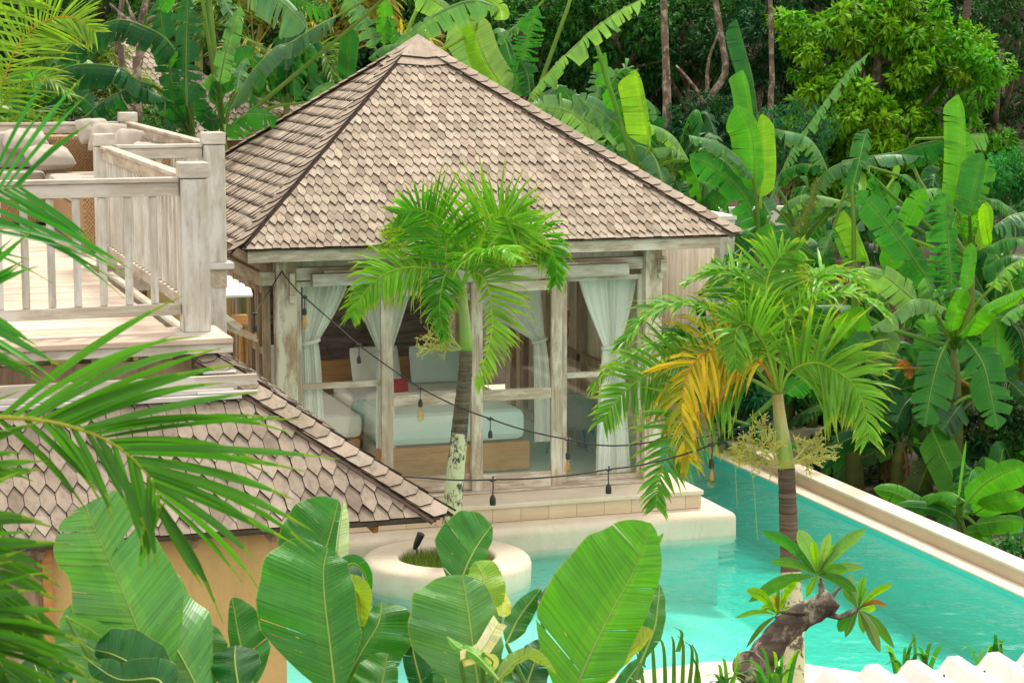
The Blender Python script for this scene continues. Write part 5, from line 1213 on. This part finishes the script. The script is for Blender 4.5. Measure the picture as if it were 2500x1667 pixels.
canna('broad leaved plant right of centre with one huge vivid green leaf against the pool', (1420,1780), 7.0, [
 (r3,[(1680,1250),(1770,1020),(1900,750),(2020,530),(2120,275)],330,170,0,12,.03,CB,-.2,'canna'),
 (r3,[(1360,900),(1430,760),(1540,615)],60,60,0,12,.0,CG,.1,'canna'),
 (r3,[(1540,760),(1590,650),(1660,580)],45,35,0,12,.0,CD,.15,'canna'),
 (r3,[(2060,1000),(2130,830),(2150,700),(2160,590)],70,50,10,14,.0,CG,.15,'canna'),
 (r3,[(1820,1150),(1920,1020),(2020,930),(2130,840)],110,60,30,20,.05,(.30,.40,.04),-.05,'canna'),
 (r3,[(1440,1200),(1500,1020),(1560,880)],90,90,0,14,.0,CD,.1,'canna'),
 (r3,[(1900,1250),(2000,1080),(2090,960)],50,60,10,14,.3,MD,.1,'canna'),
 (r3,[(1700,960),(1850,700),(2050,430),(2180,320)],4,110,20,20,.0,CB,-.1,'canna')])
# ================================================================ FRANGIPANI
def p4(x, y, d=12.6): return P(r4[0][0]+x/r4[1], r4[0][1]+y/r4[1], d)
bs = p4(560, 1600); fg = thing('frangipani_tree', (bs.x, bs.y, -.95), 'stubby frangipani tree with a sawn off stump end and leaf rosettes before the pool', 'tree')
b = MB(); b.tube([(bs.x, bs.y, -.95), tuple(bs)], [.16,.12], 12, rn=.1); b.tube(catmull([p4(540,1600), p4(560,1400), p4(590,1250), p4(680,1130), p4(800,1010), p4(900,960), p4(1000,900), p4(1060,850)], 22), [.11,.11,.10,.095,.09,.09,.088,.085,.085,.08,.08,.08,.078,.078,.075,.075,.072,.07,.075,.075,.07,.062], 14, rn=.10)
b.tube([p4(560,1390), p4(520,1345,12.45), p4(485,1312,12.3)], [.10,.095,.088], 16, rn=.06); b.build('trunk', M['frangbark'], fg, smooth=True)
b = MB(); e = p4(485,1312,12.3); dr = (p4(485,1312,12.3)-p4(560,1390)).normalized(); b.tube([e, e+dr*.006], [.086,.082], 18, 0, (1,1,1)); b.build('cut_face', M['frangbark'], fg)
b = MB(); b.tube([p4(975,890), p4(985,800), p4(972,720)], [.02,.018,.014], 8); b.tube([p4(1000,930), p4(850,965,12.5), p4(700,950,12.5)], [.014,.014,.008], 8); b.tube([p4(1010,960), p4(1100,985), p4(1200,950), p4(1235,930)], [.02,.018,.014,.012], 8)
b.tube([p4(700,1030), p4(680,980)], [.016,.012], 8); b.tube([p4(1050,860), p4(1090,800), p4(1150,760)], [.012,.01,.008], 6); b.build('branch', M['frangbark'], fg, smooth=True)
FL = (.07,.23,.035)
for c0, tips in (((960,700),[((575,400),46,MD),((830,395),62,PL),((1042,418),40,PL),((1282,388),52,(.10,.25,.06)),((925,470),34,YL),((1110,478),34,YL),((1000,535),40,MD),((1160,670),46,FL),((1272,652),36,PL),((640,608),40,FL),((495,880),58,(.04,.17,.03)),((1222,812),46,(.04,.16,.03)),((960,755),34,FL),((880,850),30,YL)]),
                 ((1232,930),[((1465,762),30,YL),((1272,708),30,FL),((1170,690),34,PL),((1425,905),30,BN),((1352,930),40,YL),((1475,1192),42,FL),((1380,1222),46,(.09,.17,.04)),((1098,1080),62,MD),((1145,1120),34,FL),((1268,1095),30,YL),((1130,800),40,FL),((1285,790),24,FL)]),
                 ((690,965),[((400,990),26,FL),((475,1192),26,(.05,.12,.03)),((478,800),44,YL),((655,835),44,(.28,.30,.04)),((818,742),34,YL),((560,940),26,YL),((800,930),24,YL),((690,800),26,FL)])):
    for (tp, w_, cl) in tips:
        a, c_ = p4(*c0), p4(tp[0], tp[1], 12.6+rnd(-.3,.1)); m_ = a.lerp(c_, .5); L = (c_-a).length; m_ = m_+Vector((0,0,.09*L))
        b = MB(); blade(b, [a, m_, c_], w_*12.6/5300/2.767*.85, w_*12.6/5300/2.767*.85, rnd(-25,25), 14, 0, jit(cl,.1), prof='ell', nt=16, sweep=.35, rib=.004, grav=.2); b.build('leaf', M['banana'], fg)
# ================================================================ SMALL FOREGROUND PALMS AND GRASSES
sp_ = thing('fan_palm', P(1620, 1760, 9.5), 'dark comb like palm leaflets arching up at the bottom centre right', 'palm'); sp_.location.z = -.95; OFF[sp_] = Vector(sp_.location)
b = MB()
for k, (x0, y0, x1, y1, tx, ty) in enumerate(((1600,1700,1592,1570,1578,1545),(1625,1700,1620,1580,1600,1550),(1645,1700,1645,1580,1640,1552),(1665,1700,1668,1575,1655,1552),(1680,1700,1690,1590,1672,1565),(1695,1700,1702,1610,1690,1572),(1708,1700,1705,1640,1690,1600),(1575,1700,1560,1610,1552,1590),(1655,1590,1665,1545,1645,1530))):
    pts = catmull([P(x0,y0,9.5), P(x1,y1,9.4), P(tx,ty,9.35)], 9)
    for i in range(8):
        w0, w1 = (.011*(1-i/8*.8)), (.011*(1-(i+1)/8*.8)); b.face([pts[i]-RT*w0, pts[i]+RT*w0, pts[i+1]+RT*w1, pts[i+1]-RT*w1], 0, jit((.05,.14,.035),.15))
b.build('leaflets', M['leaf'], sp_)
for cx_, cy_, n, h_, d, lb in ((1760,1700,10,125,9.8,'drooping strap leaved plant left of the frangipani stump'), (1900,1700,14,135,10.2,'spiky green plant in front of the palm trunk foot'), (2230,1650,16,110,13.5,'low grassy shoots poking up behind the white roof sheet'), (2420,1625,12,90,13.5,'grassy shoots behind the right end of the roof sheet')):
    q = P(cx_, cy_, d); t = thing('strap_leaf_plant', (q.x, q.y, -.95), lb, 'plant', 'strap leaved plants along the bottom edge'); b = MB()
    for i in range(n):
        a = rnd(-.9, .9); x0 = cx_+rnd(-.25,.25)*h_*(1.6 if cy_ < 1660 else 1); L = h_*rnd(.55,1.15); pts = catmull([P(x0,cy_,d), P(x0+math.sin(a)*L*.5,cy_-math.cos(a)*L*.75,d), P(x0+math.sin(a)*L*1.1,cy_-math.cos(a)*L*.9+abs(a)*30,d-.1)], 9); c = jit(random.choice([MD, BR, YL, FL]),.2); w_ = d/5300*rnd(3.5,7)
        for j in range(8):
            w0, w1 = w_*(1-(j/8)**2*.95), w_*(1-((j+1)/8)**2*.95); b.face([pts[j]-RT*w0, pts[j]+RT*w0, pts[j+1]+RT*w1, pts[j+1]-RT*w1], 0, c)
    b.tube([(q.x, q.y, -.95), tuple(q)], [.05, .03], 6, 0, (.1,.09,.05)); b.build('leaves', M['leaf'], t)
# ================================================================ FOREST
def leafcloud(name, cen, rad, n, size, col, parent, clumps=60, ar=.42, whorl=True, shell=.55, colv=.25, mat='tree', crad=.34, bright=None):
    """crown of leaf sprays: clump centres through an ellipsoid, each clump a drooping tuft of single leaves"""
    cen = np.array(cen); rad = np.array(rad)
    d = RNG.normal(size=(clumps, 3)); d /= np.linalg.norm(d, axis=1)[:, None]; rr = RNG.uniform(shell, 1, clumps)**.6
    cc = cen + d*rad*rr[:, None]*(1+.18*np.sin(d[:, :1]*5)+.15*np.sin(d[:, 2:]*7)); cv = RNG.uniform(1-colv, 1+colv, clumps)
    hue = RNG.uniform(-1, 1, clumps); crr = RNG.uniform(.7, 1.3, clumps)*crad*np.mean(rad)
    k = RNG.integers(0, clumps, n)
    nt = n//6; tw = RNG.normal(size=(nt, 3)); tw /= np.linalg.norm(tw, axis=1)[:, None]; tw[:, 2] *= .75
    kc = k[:nt]; twc = cc[kc] + tw*(crr[kc]*RNG.uniform(.5, 1, nt)**.5)[:, None]
    ti = np.repeat(np.arange(nt), 6); m = len(ti); ax = tw[ti] + np.array([0, 0, -.25]); ax /= np.linalg.norm(ax, axis=1)[:, None]
    off = RNG.normal(size=(m, 3)); off -= ax*(off*ax).sum(1)[:, None]; off /= np.linalg.norm(off, axis=1)[:, None]
    dr = ax*.55 + off*.85 + np.array([0, 0, -.35]); dr /= np.linalg.norm(dr, axis=1)[:, None]
    sd_ = np.cross(dr, np.array([0, 0, 1.]) + RNG.normal(size=(m, 3))*.35); sd_ /= np.linalg.norm(sd_, axis=1)[:, None]
    L = size*RNG.uniform(.7, 1.3, m); p = twc[ti] + off*.15*size
    nrm = np.cross(sd_, dr); a = p; b1 = p + dr*(L*.45)[:, None] + sd_*(L*ar/2)[:, None] + nrm*(L*.05)[:, None]; c = p + dr*L[:, None] - np.array([0,0,1])*(L*.12)[:, None]; d1_ = p + dr*(L*.45)[:, None] - sd_*(L*ar/2)[:, None] + nrm*(L*.05)[:, None]
    V = np.stack([a, b1, c, d1_], 1).reshape(-1, 3); off0 = np.zeros(3); q = parent
    while q is not None:
        if q in OFF: off0 = np.array(OFF[q])
        q = q.parent
    V -= off0; me = bpy.data.meshes.new(name); me.vertices.add(len(V)); me.vertices.foreach_set('co', V.ravel())
    me.loops.add(m*4); me.loops.foreach_set('vertex_index', np.arange(m*4)); me.polygons.add(m); me.polygons.foreach_set('loop_start', np.arange(m)*4); me.polygons.foreach_set('loop_total', np.full(m, 4))
    ci = kc[ti]; br = cv[ci]*RNG.uniform(.8, 1.2, m); col = np.array(col); C = np.ones((m, 4)); C[:, 0] = col[0]*br*(1+.3*hue[ci]+RNG.uniform(-.1,.1,m)); C[:, 1] = col[1]*br; C[:, 2] = col[2]*br*(1-.2*hue[ci])
    if bright is not None: w_ = RNG.random(m) < bright[1]; C[w_, :3] = np.array(bright[0])*RNG.uniform(.7,1.2,w_.sum())[:, None]
    C = np.clip(C, 0, 1); ca = me.color_attributes.new('col', 'FLOAT_COLOR', 'CORNER'); ca.data.foreach_set('color', np.repeat(C, 4, 0).ravel())
    me.materials.append(M[mat]); me.update(); me.validate()
    o = bpy.data.objects.new(name, me); S.collection.objects.link(o); o.parent = parent; return o, cc
def gz(y): return -.95 + (min((y-33)*.16, 9) if y > 33 else 0)
def tree(label, px, py, d, rx, ry, n, size, col, cat='tree', name='broadleaf_tree', tr=.16, lean=0, group='forest trees behind the garden', trcol=None, clumps=60, vis=None, **kw):
    """px,py = crown centre in the photo, rx, ry = half extents in photo pixels"""
    c = P(px, py, d); RX_, RZ_ = rx*d/5300, ry*d/5300; g = gz(c.y)
    t = thing(name, (c.x, c.y, g), label, cat, group); o, cc = leafcloud('crown', c, (RX_, min(RX_, 2.6), RZ_), n, size, col, t, clumps=clumps, **kw)
    b = MB(); base = Vector((c.x+lean, c.y+.2, g-.2)); top = Vector((c.x, c.y, max(c.z, g+(1.5 if name != 'shrub' else .15)))); b.tube(catmull([base, base.lerp(top, .5)+Vector((rnd(-.25,.25),0,0)), top], 10), [tr*(1.2-.08*i) for i in range(10)], 10, rn=.06)
    for i in range(9):
        e = Vector(cc[i % len(cc)]); s_ = base.lerp(top, rnd(.45, .95)); b.tube(catmull([s_, s_.lerp(e, .5)+Vector((rnd(-.2,.2), 0, .15)), e], 6), [tr*.45,tr*.4,tr*.3,tr*.24,tr*.16,tr*.08], 7, rn=.08)
    b.build('trunk', M['treebark'], t, smooth=True); return t
BT = (.13,.33,.012)
tree('bright lime green broadleaf tree at the upper right of the forest edge', 2080, 330, 40, 150, 190, 13000, .16, BT, 'tree', clumps=90, crad=.15, shell=.2)
tree('tall lime green tree reaching the top edge right of centre', 2150, 90, 41, 210, 130, 15000, .16, (.12,.31,.012), clumps=110, crad=.13, shell=.2)
tree('mid green tree hanging over the tallest banana leaf', 2340, 250, 41, 130, 190, 13000, .14, (.09,.30,.012), clumps=60, crad=.26)
tree('low lime green tree behind the torn banana leaves', 2190, 430, 40.5, 190, 150, 13000, .15, (.11,.29,.012), clumps=100, crad=.14, shell=.2)
tree('dark tree in the top right corner with sparse twigs', 2440, 130, 46, 120, 190, 12000, .10, (.02,.075,.016), clumps=80, crad=.26)
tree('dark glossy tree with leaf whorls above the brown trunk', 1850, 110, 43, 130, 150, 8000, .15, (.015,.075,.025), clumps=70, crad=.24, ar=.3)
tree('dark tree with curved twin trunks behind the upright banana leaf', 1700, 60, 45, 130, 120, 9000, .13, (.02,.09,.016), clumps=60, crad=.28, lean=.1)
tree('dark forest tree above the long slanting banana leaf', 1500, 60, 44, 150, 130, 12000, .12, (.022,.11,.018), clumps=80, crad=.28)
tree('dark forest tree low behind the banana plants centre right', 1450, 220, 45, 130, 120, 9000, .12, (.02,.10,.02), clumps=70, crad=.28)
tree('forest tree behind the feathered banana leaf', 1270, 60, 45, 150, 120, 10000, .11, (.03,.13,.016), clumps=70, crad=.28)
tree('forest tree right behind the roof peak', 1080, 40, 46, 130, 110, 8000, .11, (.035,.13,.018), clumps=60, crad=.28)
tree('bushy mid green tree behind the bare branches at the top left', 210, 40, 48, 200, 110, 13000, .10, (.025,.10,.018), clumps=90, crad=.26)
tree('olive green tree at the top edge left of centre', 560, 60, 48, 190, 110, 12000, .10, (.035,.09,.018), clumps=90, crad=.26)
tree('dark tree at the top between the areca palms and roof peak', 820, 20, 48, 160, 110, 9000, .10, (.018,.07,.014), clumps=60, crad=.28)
tree('blue green feathery shrub under the lime green tree', 1920, 330, 38, 110, 80, 8000, .09, (.03,.15,.06), 'shrub', 'shrub', .05, clumps=50, ar=.2)
tree('shaded shrub behind the slanting grey banana leaf', 1720, 330, 39, 130, 90, 7000, .10, (.015,.08,.03), 'shrub', 'shrub', .05, clumps=50)
tree('bright emerald shrub at the right edge below the dark tree', 2460, 440, 36, 80, 90, 9000, .08, (.03,.24,.05), 'shrub', 'shrub', .05, clumps=50, ar=.25)
tree('leafy dark shrub filling the gap behind the outer pool wall', 2060, 1080, 29.0, 170, 120, 6000, .12, (.02,.08,.03), 'shrub', 'shrub', .04, clumps=50)
tree('papaya leaved shrub beside the foot of the annex post', 1810, 1000, 27.6, 70, 90, 2600, .16, (.03,.16,.06), 'shrub', 'shrub', .04, clumps=24, ar=.25)
tree('dark low shrub at the right edge behind the pool wall', 2480, 1080, 26.6, 90, 130, 4000, .09, (.02,.07,.02), 'shrub', 'shrub', .04, clumps=40)
tree('small ground plant beside the pool wall near the right edge', 2470, 1330, 22.4, 50, 26, 500, .09, (.04,.20,.05), 'shrub', 'shrub', .02, clumps=14)
tree('shrub behind the left part of the deck under the far roof', 240, 300, 30, 230, 42, 4000, .10, (.04,.14,.03), 'shrub', 'shrub', .04, clumps=50)
# forest trunks standing free
def bare(label, pts, d, r, branches=()):
    q = [P(x, y, d) for x, y in pts]; g = gz(q[0].y); t = thing('bare_trunk', (q[0].x, q[0].y, g), label, 'tree trunk', 'bare trunks in the forest')
    b = MB(); b.tube(catmull([Vector((q[0].x, q[0].y, g))]+q, 16), [r*(1.15-.03*i) for i in range(16)], 10, rn=.06)
    for br in branches: w_ = [P(x, y, d-.1) for x, y in br]; b.tube(catmull(w_, 8), [r*.6*(1-.09*i) for i in range(8)], 8, rn=.07)
    b.build('trunk', M['palmtan'] if r > .08 else M['treebark'], t, smooth=True)
T_ = NT('tan trunk bark'); g_ = T_.noise(T_.coord('Object', (3,3,9)), 3, 6, .7); M['palmtan'] = T_.end(T_.bsdf(T_.ramp(g_, [(.3,(.045,.03,.02)),(.7,(.13,.09,.06))]), .9, T_.bump(g_, .6, .03)))
bare('straight tan trunk in front of the dark forest', [(1628,300),(1627,200),(1622,60),(1618,-60)], 39.5, .08)
bare('straight tan trunk under the dark whorled tree', [(1880,290),(1885,200),(1883,120),(1880,-40)], 39.5, .055)
bare('curved dark twin trunk in the forest', [(1722,310),(1735,240),(1770,180),(1762,100),(1740,-40)], 41, .075, [[(1722,260),(1700,220),(1668,180),(1650,160)], [(1726,230),(1730,150),(1755,80)]])
bare('reddish bare forking tree standing behind the great arched banana leaf', [(300,200),(288,130),(292,60),(300,-20)], 28.6, .045, [[(290,70),(310,50),(335,30)]])
bare('reddish bare stem with a side branch right of the arched banana leaf', [(335,230),(340,150),(345,60),(362,-20)], 28.2, .06, [[(342,90),(325,45),(308,0)], [(330,60),(300,40),(268,10)], [(350,60),(400,30),(450,2)]])
bare('dark leaning trunk at the right forest edge', [(2360,240),(2350,120),(2370,-40)], 43, .10, [[(2430,300),(2440,200),(2450,120)]])
# solid mass of far forest on the slope behind everything
def farmass():
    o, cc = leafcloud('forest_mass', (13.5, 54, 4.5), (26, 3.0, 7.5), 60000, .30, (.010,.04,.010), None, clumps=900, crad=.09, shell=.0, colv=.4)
    tag(o, kind='stuff')
farmass()
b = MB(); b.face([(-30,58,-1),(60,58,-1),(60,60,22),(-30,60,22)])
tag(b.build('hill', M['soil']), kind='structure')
